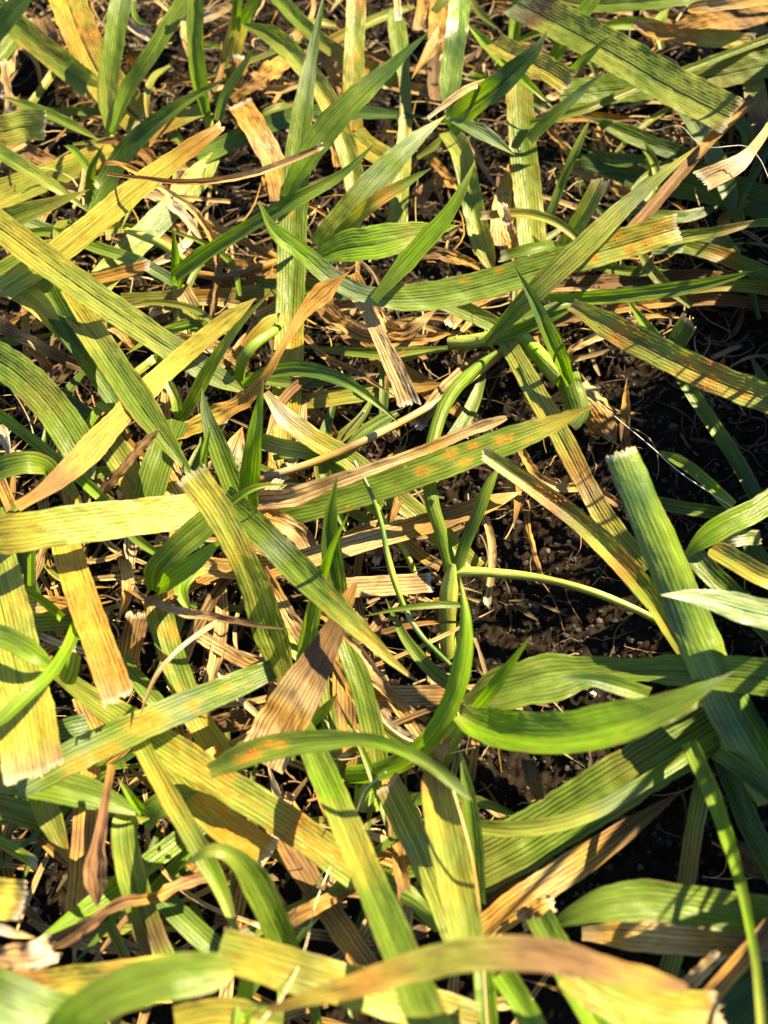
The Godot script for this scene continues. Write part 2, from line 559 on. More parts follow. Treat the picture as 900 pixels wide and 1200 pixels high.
# where a point falls on the 900 x 1200 print
func on_print(p: Vector3) -> Vector2:
	var q := cam_basis.inverse() * (p - eye)
	return Vector2(450.0 + q.x / -q.z * px_focal, 600.0 - q.y / -q.z * px_focal)


var said := {}

# "short tan straw strip just below the ...": a label no other strip has
func beside(what: String, p: Vector3) -> String:
	var here := on_print(p)
	var near := []
	for l in landmarks:
		near.append([here.distance_to(on_print(l[1])), l])
	near.sort_custom(func(a, b): return a[0] < b[0])
	for n in near:
		var d := here - on_print(n[1][1])
		var word := ("right of" if d.x > 0.0 else "left of") if absf(d.x) > absf(d.y) else ("below" if d.y > 0.0 else "above")
		var t: String = what + " " + word + " the " + n[1][0]
		if not said.has(t):
			said[t] = true
			return t
	return what


# ---------------------------------------------------------------- the clump, blade by blade: width and places as on a 900 x 1200 print, every third number a height in millimetres

func make_clump() -> void:
	far_left()
	far_middle()
	far_right()
	middle_left()
	middle()
	middle_right()
	near_left()
	near_middle()
	near_right()
	low_straw()
	fibres()


func far_left() -> void:
	B("broad yellow blade with dark stripes and rust, torn across behind the top left shoot", 46, "yyoyyl", "c", [74,-14,11, 92,34,10, 118,88,8, 148,125,6, 166,142,5], {"rc": [[0.1,0.2,1.0],[0.25,-0.2,0.8],[0.45,0.5,1.2],[0.7,0.4,1.2],[0.8,-0.3,1.0],[0.35,0.3,0.9]], "ru": 0.4, "v": 0.85, "f": 0.1})
	B("olive green blade lying under the striped yellow blade, ending behind the top left shoot", 31, "ggmgl", "p", [-14,8,13, 20,32,12, 62,66,10, 100,97,8, 128,118,6], {"ru": 0.2, "r0": 0.3, "r1": 0.6, "tl": 0.15, "ye": 0.4})
	B("bluish green blade reaching in over the top left corner of the picture", 24, "gdd", "p", [-12,48,15, 8,24,18, 24,4,20, 40,-18,22], {"f": 0.4, "tl": 0.3})
	B("narrow green blade lying flat left of the top left shoot, pointed at both ends", 13, "lggl", "p", [4,114,9, 40,127,9, 75,142,8, 116,164,7], {"s": "p", "tl": 0.3})
	B("short thin dark green blade at the foot of the top left shoot", 10, "dgg", "p", [128,131,4, 90,131,5, 44,127,5], {"f": 0.4})
	B("wide yellow green blade cut straight off with a pale fringe at the left edge", 37, "lylll", "c", [-18,156,11, 8,152,12, 30,147,12, 53,146,13], {"ru": 0.25, "f": 0.08})
	B("long pale yellow blade running under the cut yellow blade, upper of two", 17, "mlysol", "o", [-14,222,5, 45,203,5, 110,179,5, 170,158,5, 236,128,6], {"f": 0.15})
	B("long pale yellow blade running under the cut yellow blade, lower of two", 21, "yllyys", "p", [-14,242,4, 50,215,4, 100,193,5, 140,176,5, 190,152,4], {"f": 0.1, "tl": 0.2})
	B("blue green blade with fine pale lines, curving sharply pointed above the frayed yellow blade", 25, "gddgd", "p", [110,252,5, 130,205,8, 162,163,12, 205,128,16, 240,106,18, 267,91,20], {"f": 0.45, "tl": 0.6, "v": 0.5})
	B("yellow blade with a brown frayed end, lying highest at the upper left", 34, "llyyyyoo", "c", [4,340,15, 60,302,17, 110,264,18, 160,222,19, 205,188,20, 240,162,21, 260,148,21], {"ws": [0.95,1,1,1,0.9,0.72,0.42], "ru": 0.22, "f": 0.12, "r": -6})
	B("light green blade running from the left edge to the foot of the small dark spike", 20, "lgllg", "p", [-14,170,10, 20,191,11, 50,210,11, 80,230,9, 108,251,6], {"f": 0.3, "tl": 0.5})
	B("short sharp olive and yellow blade at the left edge, above the long yellow green blade", 28, "ggml", "p", [-14,268,13, 20,254,15, 62,239,16, 105,222,17], {"tl": 0.75, "ye": 0.4, "f": 0.25, "ru": 0.15})
	B("long flat yellow green blade with pale stipples sloping across the left side", 37, "lylllal", "p", [-16,254,20, 40,296,19, 95,336,17, 150,374,15, 200,408,13, 245,436,11, 290,462,9], {"ru": 0.2, "r1": 0.4, "tl": 0.12, "f": 0.08, "v": 0.3, "ws": [1,1,1,0.95,0.9,0.82,0.75]})
	B("green blade with yellow edge emerging under the long yellow green blade at left edge", 26, "ggmy", "p", [-14,330,10, 20,309,11, 50,293,11, 84,280,12], {"ye": 0.6, "tl": 0.4})
	B("thin bluish band of a blade passing under the yellow blades to the knotted shoot", 15, "aggad", "o", [26,258,8, 64,272,7, 110,289,6, 160,306,5, 190,322,5, 212,336,5], {"f": 0.3})
	B("pale stippled blade lying low under the frayed yellow blade", 31, "llall", "p", [96,356,4, 135,312,4, 175,270,4, 215,228,4, 262,172,5], {"tl": 0.2, "f": 0.1, "v": 0.3})
	D("tan straw with a cut end poking out under the long yellow green blade", 16, "boooo", "c", [14,338,7, 60,338,9, 105,329,12, 140,321,13, 174,311,14], {"cr": 0.04, "f": 0.3})
	B("bright yellow blade curving down from the left edge beside the dark green blade", 30, "yllyyo", "p", [-14,332,13, 20,340,14, 45,358,14, 64,382,12, 82,412,9], {"tl": 0.5, "f": 0.2})
	B("dark green blade with a sharp upper point slanting down beside the yellow edged blade", 29, "dgddgd", "o", [44,308,13, 58,345,13, 78,382,12, 105,420,11, 140,470,9], {"s": "p", "sl": 0.25, "f": 0.4, "v": 0.55})
	B("wide blade yellow along one edge and green on the other, crossed by the orange blade", 36, "oyylggggg", "p", [66,326,11, 88,362,12, 112,396,13, 142,440,15, 175,488,16, 205,530,15, 232,566,13], {"tl": 0.3, "f": 0.22, "ru": 0.12, "r1": 0.4, "ye": 0.3})
	D("dark brown striped straw lying under the left ends of the green blades", 15, "sbsbkb", "p", [-14,378,7, 30,397,7, 70,418,7, 116,440,6], {"f": 0.4, "v": 0.6, "tl": 0.2})
	B("light green shoot-like blade, slender and sharp, rising beside the yellow end of the orange blade", 18, "vlglll", "p", [211,492,7, 228,466,10, 246,432,14, 268,398,18, 292,368,21, 324,336,24], {"tl": 0.75, "f": 0.5})


func far_middle() -> void:
	shoot("top left shoot of two upright leaves forking above a pale stem", [126,208,2], [
		["stem", 11, "lg", "o", [126,212,1, 126,180,3, 129,148,5]],
		["leaf", 25, "llgga", "o", [130,158,5, 126,110,10, 133,55,15, 145,-16,20], {"s": "n", "f": 0.35}],
		["leaf", 20, "vggg", "o", [132,156,6, 150,108,10, 182,58,15, 226,-14,20], {"s": "n", "f": 0.45}]])
	B("small dark green spike curving upright under the top left shoot", 12, "vgd", "p", [107,256,4, 106,226,7, 109,196,11, 122,169,14], {"f": 0.5, "tl": 0.5})
	shoot("bright green shoot standing upright at the top left with a single folded leaf", [247,152,2], [
		["stem", 11, "lg", "o", [247,153,2, 241,132,5, 236,112,8]],
		["leaf", 20, "vvggg", "o", [242,136,5, 234,98,10, 229,45,16, 231,-16,22], {"s": "n", "f": 0.5}]])
	B("dark green slender blade leaning beside the yellow sheathed shoot at the top", 12, "gdd", "p", [256,142,5, 264,112,8, 282,82,11, 302,50,14], {"f": 0.45})
	shoot("yellow sheathed shoot at the top with a brown papery collar", [256,118,2], [
		["sheath", 24, "mlyl", "o", [250,122,2, 265,80,5, 275,45,9, 285,12,12], {"roll": 0.8}],
		["collar", 22, "bob", "c", [266,98,4, 276,80,7, 281,66,8], {"dead": true, "cr": 0.3, "roll": 0.6}],
		["leaf", 15, "vgg", "o", [284,28,11, 297,6,14, 312,-18,17], {"f": 0.4}],
		["leaf", 12, "lgg", "o", [276,36,10, 278,8,14, 280,-16,17], {"f": 0.4}]])
	B("pale green blade arching over from the yellow sheathed shoot down past the tall upright blade", 25, "ggllylls", "p", [284,28,15, 318,42,15, 350,72,14, 378,108,12, 398,150,10, 414,205,7, 420,262,4], {"s": "p", "sl": 0.15, "tl": 0.15, "f": 0.3})
	D("tan striped leaf stub cut off above, standing before the dark gap at the top", 31, "bosoo", "c", [330,236,4, 323,196,6, 303,158,8, 281,121,9], {"cr": 0.08, "f": 0.1, "v": 0.5})
	D("crumpled brown leaf lying in the gap beside the tan stub", 24, "oboob", "p", [272,118,4, 298,98,6, 328,76,6, 362,58,4], {"cr": 0.45, "s": "n"})
	B("dark green blade lying level behind the tall upright blade", 23, "gdddd", "p", [232,186,5, 285,160,6, 330,142,7, 390,132,7, 450,134,7, 506,138,7], {"tl": 0.4, "f": 0.2})
	B("olive blade with a tan scar slanting across behind the tall upright blade at the top", 19, "gggmog", "o", [316,-14,11, 352,26,10, 385,55,9, 420,76,7, 462,96,5], {"f": 0.25, "ru": 0.1})
	B("upright rust patched blade of olive and yellow at the top, left of the paler one", 25, "yogyglgoo", "o", [413,176,3, 413,120,6, 415,60,10, 418,-16,14], {"rc": [[0.55,0.1,0.8],[0.5,-0.3,0.7],[0.95,0,0.8]], "ru": 0.2, "f": 0.15, "ye": 0.3, "r1": 0.7})
	B("upright dull blade turning yellow towards its foot, right of the rust patched one", 24, "llymggg", "r", [466,262,2, 468,215,4, 474,160,6, 475,110,8, 468,55,10, 462,12,11], {"ws": [1,1,0.7,0.6,1,1], "f": 0.15})
	B("tall upright blade, green above and thick with yellow rust below, taller than all near it", 35, "oyyygggggadd", "p", [331,566,2, 334,500,4, 338,420,6, 341,330,9, 344,250,13, 350,170,18, 361,90,23, 381,-14,29], {"rc": [[0.1,-0.4,0.9],[0.13,0.4,0.9],[0.2,-0.1,0.8],[0.22,0.5,0.7],[0.28,0.4,0.8],[0.33,-0.3,0.5],[0.55,-0.2,0.6]], "ru": 0.35, "r1": 0.42, "tl": 0.42, "f": 0.22, "v": 0.6})
	B("glossy green blade with a lime foot leaning right across the tall upright blade", 36, "vvgggddd", "p", [335,232,17, 352,200,20, 378,160,23, 412,122,26, 455,82,28, 504,36,31], {"tl": 0.6, "f": 0.35, "s": "n"})
	B("slender blade, blue green above and lime below, crossing low before the tall upright blade", 18, "gvgdgdd", "p", [205,324,10, 250,292,14, 300,261,18, 350,233,21, 400,205,22, 442,166,24], {"tl": 0.4, "f": 0.5})
	B("bluish glaucous blade hanging in from the top edge, water marked", 27, "dgdgd", "p", [539,-16,18, 536,30,17, 530,72,14, 525,112,11, 522,134,9], {"tl": 0.2, "f": 0.15, "gl": 1})
	D("curled straw coloured tip with two strands, lying across the dark pointed leaf at the top", 9, "wssos", "p", [501,139,19, 520,124,20, 545,106,21, 572,95,20, 598,88,18], {"cr": 0.15, "f": 0.6, "s": "n"})
	B("dark glossy leaf with a pale pointed tip, leaning right before the yellow curl", 32, "vggddda", "p", [527,150,13, 548,128,16, 580,104,21, 608,78,24, 628,58,26, 642,35,28], {"tl": 0.5, "f": 0.3})
	B("yellow curled blade with brown veins and a ragged torn end", 30, "yyyyyy", "c", [578,50,15, 598,61,18, 622,72,21, 645,84,23, 668,99,23], {"ru": 0.25, "v": 0.6, "f": 0.15})
	B("lime green narrow leaf threading under the dark pointed leaf to a sharp tip", 15, "lvvvl", "p", [546,26,12, 568,50,13, 595,77,14, 622,101,15, 651,129,13], {"s": "p", "tl": 0.4, "f": 0.5})
	B("vivid green narrow blade standing upright at the top above the yellow curl", 15, "vvvg", "o", [602,52,9, 604,30,11, 607,8,13, 611,-18,16], {"f": 0.5})
	B("vivid green blade leaning right at the top beside the moldy broad blade", 17, "vvvvl", "o", [642,82,11, 655,58,14, 675,28,17, 706,-16,21], {"f": 0.35})
	B("broad upright olive blade with a bright yellow right edge, standing over the dry stub", 34, "lllggml", "r", [624,306,4, 621,255,6, 615,200,8, 611,150,10, 607,92,11], {"ye": 0.35, "ru": 0.2, "f": 0.12})
	B("pale yellow and green blade drooping from the middle node, left of the broad olive blade", 26, "lllggllo", "p", [526,154,9, 541,180,10, 551,225,8, 562,275,6, 579,322,3], {"tl": 0.15, "f": 0.3, "ru": 0.1})
	B("small lens shaped pale green leaf with a sharp end, lying over the middle node", 21, "agaal", "p", [521,137,16, 545,147,17, 572,160,17, 604,182,16], {"s": "p", "sl": 0.5, "tl": 0.5, "f": 0.25})
	B("broad light green blade with fine lines fanning up to a point at the middle node", 38, "gllagaal", "p", [377,292,11, 400,262,14, 428,228,17, 458,193,19, 488,163,20, 523,135,20], {"tl": 0.65, "f": 0.2, "v": 0.5})
	B("green and yellow leaf with an orange notch, lying along the broad lined blade", 17, "vgyogd", "p", [384,290,12, 412,262,15, 438,238,18, 468,219,19, 505,197,20], {"tl": 0.4, "f": 0.4, "ru": 0.2, "r0": 0.3, "r1": 0.6})
	B("lime green see-through leaf with bold lines and a pink brown tip, belly shaped", 44, "vvvvlvv", "p", [370,304,18, 400,291,20, 435,286,21, 480,276,21, 510,270,21, 537,264,21], {"s": "n", "tl": 0.5, "f": 0.15, "v": 0.6})
	B("striped bright green leaf rising to a serrated point in front of the drooping pale blade", 24, "ggvvvgl", "p", [438,352,18, 462,324,20, 492,290,22, 520,258,24, 540,226,26, 557,188,28], {"s": "n", "tl": 0.55, "f": 0.4, "v": 0.5})
	B("long level green blade twisted at the left, with a cut rusty yellow right end", 35, "lvvaagggggglyy", "c", [303,236,28, 322,270,25, 355,297,22, 395,330,18, 440,348,17, 505,347,16, 570,333,16, 640,312,17, 720,289,18, 770,274,19, 795,267,19], {"ws": [0.12,0.6,0.7,0.62,1,1.05,1,1.05,1.1,1.08,0.95], "rc": [[0.80,-0.35,0.7],[0.80,0.35,0.75],[0.865,-0.5,0.8],[0.885,0.45,0.7],[0.925,0.3,0.75],[0.955,-0.4,0.55],[0.52,-0.6,0.5],[0.6,-0.7,0.45]], "ru": 0.15, "r0": 0.72, "f": 0.18, "tw": 12, "v": 0.4})
	D("brown twisted leaf widening to a blurred upper end, winding over the rusty upright blade", 27, "oyooooooo", "p", [208,510,11, 250,490,13, 288,468,15, 312,440,18, 330,408,20, 356,366,21, 382,340,22, 410,318,23], {"ws": [0.9,1.1,0.9,0.42,0.36,0.5,1,0.5], "cr": 0.16, "tl": 0.15, "tw": 60})
	B("curved dark green leaf with a pale line, arching right over the rusty upright blade", 21, "vgddgd", "p", [284,452,12, 318,437,16, 362,435,19, 408,450,20, 445,476,19, 471,499,18], {"s": "n", "tl": 0.55, "f": 0.6})
	D("brown dry twig with a pale broken end reaching right across the tall upright blade", 9, "obosb", "c", [126,204,20, 165,209,22, 215,214,24, 275,209,26, 330,193,27, 377,172,28], {"cr": 0.15, "f": 0.7, "ws": [0.5,0.6,0.8,1,1,0.9]})
	D("thin curled dead ribbon hanging from the twig down to the knotted shoot", 9, "bosobb", "o", [114,206,12, 124,194,14, 148,197,14, 196,226,12, 225,246,10, 246,274,8, 257,315,6, 250,374,4], {"cr": 0.3, "f": 0.6, "tw": 90})
	B("squared off pale yellow piece of blade behind the glossy green blade", 28, "lyy", "c", [414,156,5, 430,172,6, 452,186,6], {"f": 0.2})


func far_right() -> void:
	B("broad moldy green blade with a cut whitish end slanting across the top right", 50, "ablgllgllm", "c", [606,2,15, 664,32,17, 722,64,18, 780,98,18, 830,124,18, 858,138,18], {"f": 0.18, "v": 0.2, "ru": 0.1, "r1": 0.5})
	B("dull green blade along the top edge, right of the vivid leaning blade", 28, "gggm", "p", [690,4,13, 735,2,14, 785,-2,15, 850,-12,15], {"f": 0.2, "tl": 0.3})
	D("tan blade with a bright yellow crinkled end pointing right at the top right", 24, "soooyys", "c", [742,28,12, 775,38,13, 812,44,14, 850,46,14, 883,48,14], {"cr": 0.1, "f": 0.25, "ws": [0.5,1,0.8,0.9,0.7]})
	D("light tan blade with a rounded end entering from the top right corner", 17, "ooso", "r", [915,-4,19, 870,3,19, 835,7,18, 806,11,17], {"cr": 0.05, "f": 0.2})
	D("broad shaded tan blade below the light tan one at the top right corner", 34, "obob", "p", [915,6,12, 870,18,12, 825,30,12, 775,42,11], {"cr": 0.08, "tl": 0.25, "f": 0.15})
	B("wide dull green blade passing under the cut end of the moldy broad blade", 36, "gggmg", "o", [655,112,9, 720,104,9, 790,98,10, 850,86,11, 915,72,12], {"f": 0.12})
	B("thin olive blade slanting up to the right edge under the moldy broad blade", 10, "gmmgm", "o", [622,146,13, 690,127,14, 750,102,13, 810,80,13, 915,40,14], {"f": 0.5})
	B("small pointed green leaf reaching toward the moldy broad blade, left of the thin olive blade", 15, "ggal", "p", [620,164,12, 648,137,15, 680,108,18, 712,81,21], {"f": 0.4, "tl": 0.6})
	B("short green tip in front of the moldy broad blade", 12, "vgg", "p", [656,100,16, 678,77,20, 715,42,24], {"f": 0.5})
	B("slim green blade standing in the dark gap right of the broad olive blade", 11, "dggg", "p", [644,254,4, 657,218,7, 674,178,11, 693,136,14], {"f": 0.4, "tl": 0.4})
	B("dim green blade lying in the dark gap under the hanging hair", 21, "ggdd", "o", [694,141,9, 728,154,8, 765,170,7, 815,188,6], {"s": "p", "f": 0.3})
	D("pale straw yellow blade curling over at the right edge, with a ragged cut end", 30, "mysswss", "c", [910,128,26, 896,156,26, 872,186,25, 848,202,24, 823,213,23], {"ws": [0.28,0.3,0.42,0.85,1.1], "cr": 0.05, "tw": 40, "f": 0.2})
	B("brown streaked blade hanging down at the right edge behind the pale curled blade", 27, "lmobb", "o", [882,94,10, 887,125,10, 895,165,9], {"v": 0.6, "f": 0.15})
	B("dark bluish blade drooping behind the brown stalk at the right", 24, "dadd", "p", [803,126,9, 824,160,9, 846,205,8, 862,262,6], {"tl": 0.3, "f": 0.3})
	B("dark green thin blade at the right edge meeting the drooping bluish blade", 14, "ddg", "p", [912,140,9, 890,190,8, 872,228,7, 862,262,5], {"f": 0.4})
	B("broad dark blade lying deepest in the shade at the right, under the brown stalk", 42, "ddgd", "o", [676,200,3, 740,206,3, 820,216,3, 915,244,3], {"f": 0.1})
	D("straight brown stalk slanting down to the left at the right side", 15, "bobbb", "o", [884,116,13, 830,168,13, 775,232,12, 728,284,11], {"cr": 0.06, "f": 0.6})
	B("pale lined blade with a thin point sweeping up to the hair at the right", 29, "gglllaly", "p", [570,402,9, 606,364,14, 645,326,18, 690,284,21, 735,240,23, 780,202,25, 819,170,26], {"tl": 0.55, "f": 0.4, "v": 0.6, "s": "n"})
	B("short lime stub with a torn top behind the pale lined blade", 22, "lvlls", "c", [663,290,6, 678,262,9, 694,232,12, 704,211,14], {"f": 0.4})
	B("dull green and straw blade with a dry twist, reaching the right edge above dark leaf", 15, "gglmsga", "o", [762,288,11, 800,278,12, 840,272,13, 878,263,14, 915,260,14], {"f": 0.3, "ws": [0.9,1.1,0.9,0.6,0.9]})
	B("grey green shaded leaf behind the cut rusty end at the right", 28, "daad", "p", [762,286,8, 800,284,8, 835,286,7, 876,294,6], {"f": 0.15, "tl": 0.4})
	B("olive blade with a brown patch running off the right edge", 22, "gmoggd", "o", [802,288,9, 838,298,9, 868,310,8, 918,332,7], {"f": 0.3})
	B("glossy dark green leaf pointing right, just under the cut rusty end", 19, "vvggggd", "p", [636,349,10, 690,350,13, 750,345,16, 805,337,18, 850,327,20, 897,314,22], {"s": "n", "f": 0.45, "tl": 0.4})
	B("yellow blade with brown rust and a black scar slanting off the right edge", 36, "sylomlyoylo", "o", [670,357,16, 700,374,18, 745,399,19, 800,427,19, 850,449,19, 915,473,19], {"s": "n", "rc": [[0.3,-0.2,0.8],[0.6,-0.2,0.9],[0.72,0.1,0.9],[0.85,0.2,0.8]], "ru": 0.2, "f": 0.18, "v": 0.45})
	B("straight slim green blade with a sunlit edge passing under the scarred yellow blade", 19, "gvgdggdd", "o", [735,352,9, 762,390,10, 797,440,10, 832,494,9, 862,540,8, 890,592,7], {"s": "p", "sl": 0.25, "f": 0.45})
	B("dull squared leaf stub behind the slim green blade", 25, "dgd", "c", [786,414,4, 796,396,6, 808,375,8], {"f": 0.15})
	B("small dark pointed leaf at the right edge below the scarred yellow blade", 14, "add", "p", [915,486,9, 902,460,10, 890,437,11, 878,416,12], {"f": 0.35})
	D("pale twisted straw hooked round behind the scarred yellow blade", 12, "osswbos", "p", [666,428,3, 670,410,5, 700,395,6, 730,380,6, 765,371,6, 806,373,5], {"cr": 0.35, "f": 0.4, "s": "n"})
	D("long brown stalk lying level in the shade under the glossy dark leaf", 15, "bbobb", "o", [620,388,4, 700,366,4, 780,354,4, 850,353,4, 915,362,4], {"cr": 0.15, "f": 0.5})
	D("long dark brown straw lying level behind the glossy dark leaf", 22, "kbkbk", "o", [640,338,3, 720,331,3, 800,326,3, 915,334,3], {"cr": 0.15, "f": 0.3})


func middle_left() -> void:
	D("orange tan blade with ragged left end, yellow beyond the green lobed blade over it", 28, "obooooyyyy", "p", [20,594,26, 55,572,25, 95,538,22, 130,500,18, 163,466,14, 200,430,13, 245,392,15, 300,349,18], {"ws": [0.8,1.15,1.1,0.95,1,0.9,0.85,0.8], "cr": 0.05, "tl": 0.1, "f": 0.12, "v": 0.2, "s": "n"})
	B("broad green blade with pale stipples arching down from the left edge", 44, "gggmgga", "p", [-16,412,12, 20,436,14, 55,470,15, 85,512,14, 110,562,11], {"f": 0.15, "tl": 0.15, "ru": 0.1})
	B("bright narrow green stem-like blade slanting under the orange ragged blade", 14, "vvggvv", "o", [-14,476,9, 28,508,11, 62,535,12, 100,566,12, 134,598,11], {"f": 0.6})
	B("green blade curling over at the left edge below the bright narrow one", 29, "vgggm", "r", [-16,556,16, 10,547,18, 35,543,18, 54,549,15, 60,572,11], {"f": 0.25})
	B("dark lined blade under the broad stippled one, half hidden by the orange blade", 27, "ddgd", "p", [66,468,6, 95,486,6, 132,512,5, 160,530,4], {"v": 0.6, "tl": 0.2})
	B("small lime leaf tip in front of the dark gap above the orange blade", 19, "vvll", "p", [152,486,9, 138,481,11, 124,478,12, 110,474,12], {"tl": 0.6, "f": 0.3})
	B("very wide yellow blade with rust flecks lying level from the left edge", 48, "yylllyyll", "p", [-18,628,24, 25,624,25, 70,617,24, 120,611,22, 170,605,20, 215,600,18, 268,594,15], {"ru": 0.3, "f": 0.08, "tl": 0.08, "v": 0.42, "r": 4})
	B("striped yellow green blade with a scalloped cut end, bending down over the level yellow blade", 38, "omlgllylyl", "c", [338,822,5, 330,780,8, 314,735,13, 300,690,18, 280,645,23, 255,598,26, 224,556,27], {"ru": 0.3, "r0": 0.45, "f": 0.1, "v": 0.55, "ws": [0.7,1.05,1.1,1,0.9,0.95,1.05], "s": "n"})
	B("short wide green leaf dropping behind the scalloped end of the striped blade", 38, "gggg", "o", [205,492,12, 192,525,11, 180,560,10, 170,600,8], {"f": 0.2})
	B("olive and tan leaf low beside the short wide green leaf", 34, "mlom", "p", [126,516,8, 145,545,7, 165,582,6, 180,612,5], {"tl": 0.15, "ru": 0.2})
	D("tan striped strip of leaf tucked under the scalloped end", 26, "soso", "p", [188,552,8, 205,578,8, 224,606,7], {"v": 0.55, "cr": 0.1, "tl": 0.2})
	D("dark reddish dry bud on a stick in front of the short wide green leaf", 12, "bbbbk", "p", [118,576,14, 138,554,16, 160,528,17, 187,502,18], {"cr": 0.4, "f": 0.8, "tl": 0.2, "roll": 0.9})
	B("narrow sharp striped leaf beside the small curled spike, left of the upright vivid blade", 27, "gggad", "p", [276,578,9, 262,542,12, 248,504,15, 240,478,17, 237,455,18], {"f": 0.35, "tl": 0.6, "v": 0.55})
	B("small curled green spike before the narrow striped leaf", 9, "vvg", "p", [238,550,15, 240,528,17, 247,498,19], {"f": 0.6})
	B("tiny folded green leaf beside the slender sharp blade", 13, "vla", "r", [208,482,13, 205,465,14, 197,447,15], {"f": 0.6})
	B("small green spike poking up through the gap by the long stippled blade", 14, "gvg", "p", [193,430,8, 186,414,11, 179,396,13], {"f": 0.4})
	B("upright vivid green blade standing on the level brown straw, narrow and pointed", 25, "vvvvvl", "p", [291,618,7, 292,570,12, 297,520,18, 304,475,22, 309,445,25], {"tl": 0.55, "f": 0.3, "v": 0.25})
	B("lime sliver of leaf crossing the foot of the upright vivid blade", 10, "lvll", "p", [262,598,17, 284,580,19, 306,570,20, 338,568,20], {"f": 0.5})
	shoot("knotted shoot at the left with a short spike, a bent leaf and a pale runner", [211,392,1], [
		["stem", 18, "mmg", "o", [214,396,1, 212,365,3, 211,334,6]],
		["stem", 10, "llm", "o", [148,270,6, 185,284,7, 205,297,7, 222,310,6], {"ws": [0.7,1,1,0.9]}],
		["leaf", 11, "vvg", "p", [207,328,7, 206,300,11, 203,266,15], {"f": 0.5}],
		["leaf", 16, "vggg", "p", [208,334,7, 216,316,10, 232,301,12, 254,283,13], {"f": 0.5, "tl": 0.3}],
		["leaf", 22, "osmll", "p", [212,338,7, 222,356,7, 231,378,6, 238,400,4], {"dead": true, "f": 0.2, "tl": 0.2}]])
	shoot("small shoot with a glossy looped leaf beside the rusty upright blade", [284,462,2], [
		["stem", 13, "vvgg", "o", [282,464,2, 280,446,7, 284,424,12, 297,405,14, 318,390,13, 330,380,11], {"ws": [1,1,1,1,0.9,0.7]}],
		["leaf", 15, "ooyl", "p", [276,424,9, 294,400,10, 312,380,11, 330,366,11], {"f": 0.4, "tl": 0.3}]])
	B("pale straw and yellow blade slanting down right from under the brown twisted leaf", 27, "swyllmlll", "o", [311,460,11, 335,490,10, 370,516,9, 405,536,8, 450,572,7, 500,612,5, 560,668,3], {"f": 0.12, "ws": [0.4,1,1,1,1,1,0.9], "v": 0.3})
	B("short dark green leaf with a pale patch low under the pale straw and yellow blade", 21, "gadgvl", "p", [306,518,7, 335,525,7, 366,532,7, 396,552,6, 425,580,5, 446,612,3], {"f": 0.3, "tl": 0.25})
	B("olive yellow strip lying level behind the knotted shoot", 17, "mlooml", "o", [142,352,4, 200,349,4, 260,346,4, 330,338,4], {"f": 0.2})
	B("yellow green strip lying level in the gap right of the rusty upright blade", 22, "mylloo", "p", [346,472,4, 390,467,5, 435,460,5, 480,454,4, 532,450,4], {"f": 0.2, "tl": 0.4})


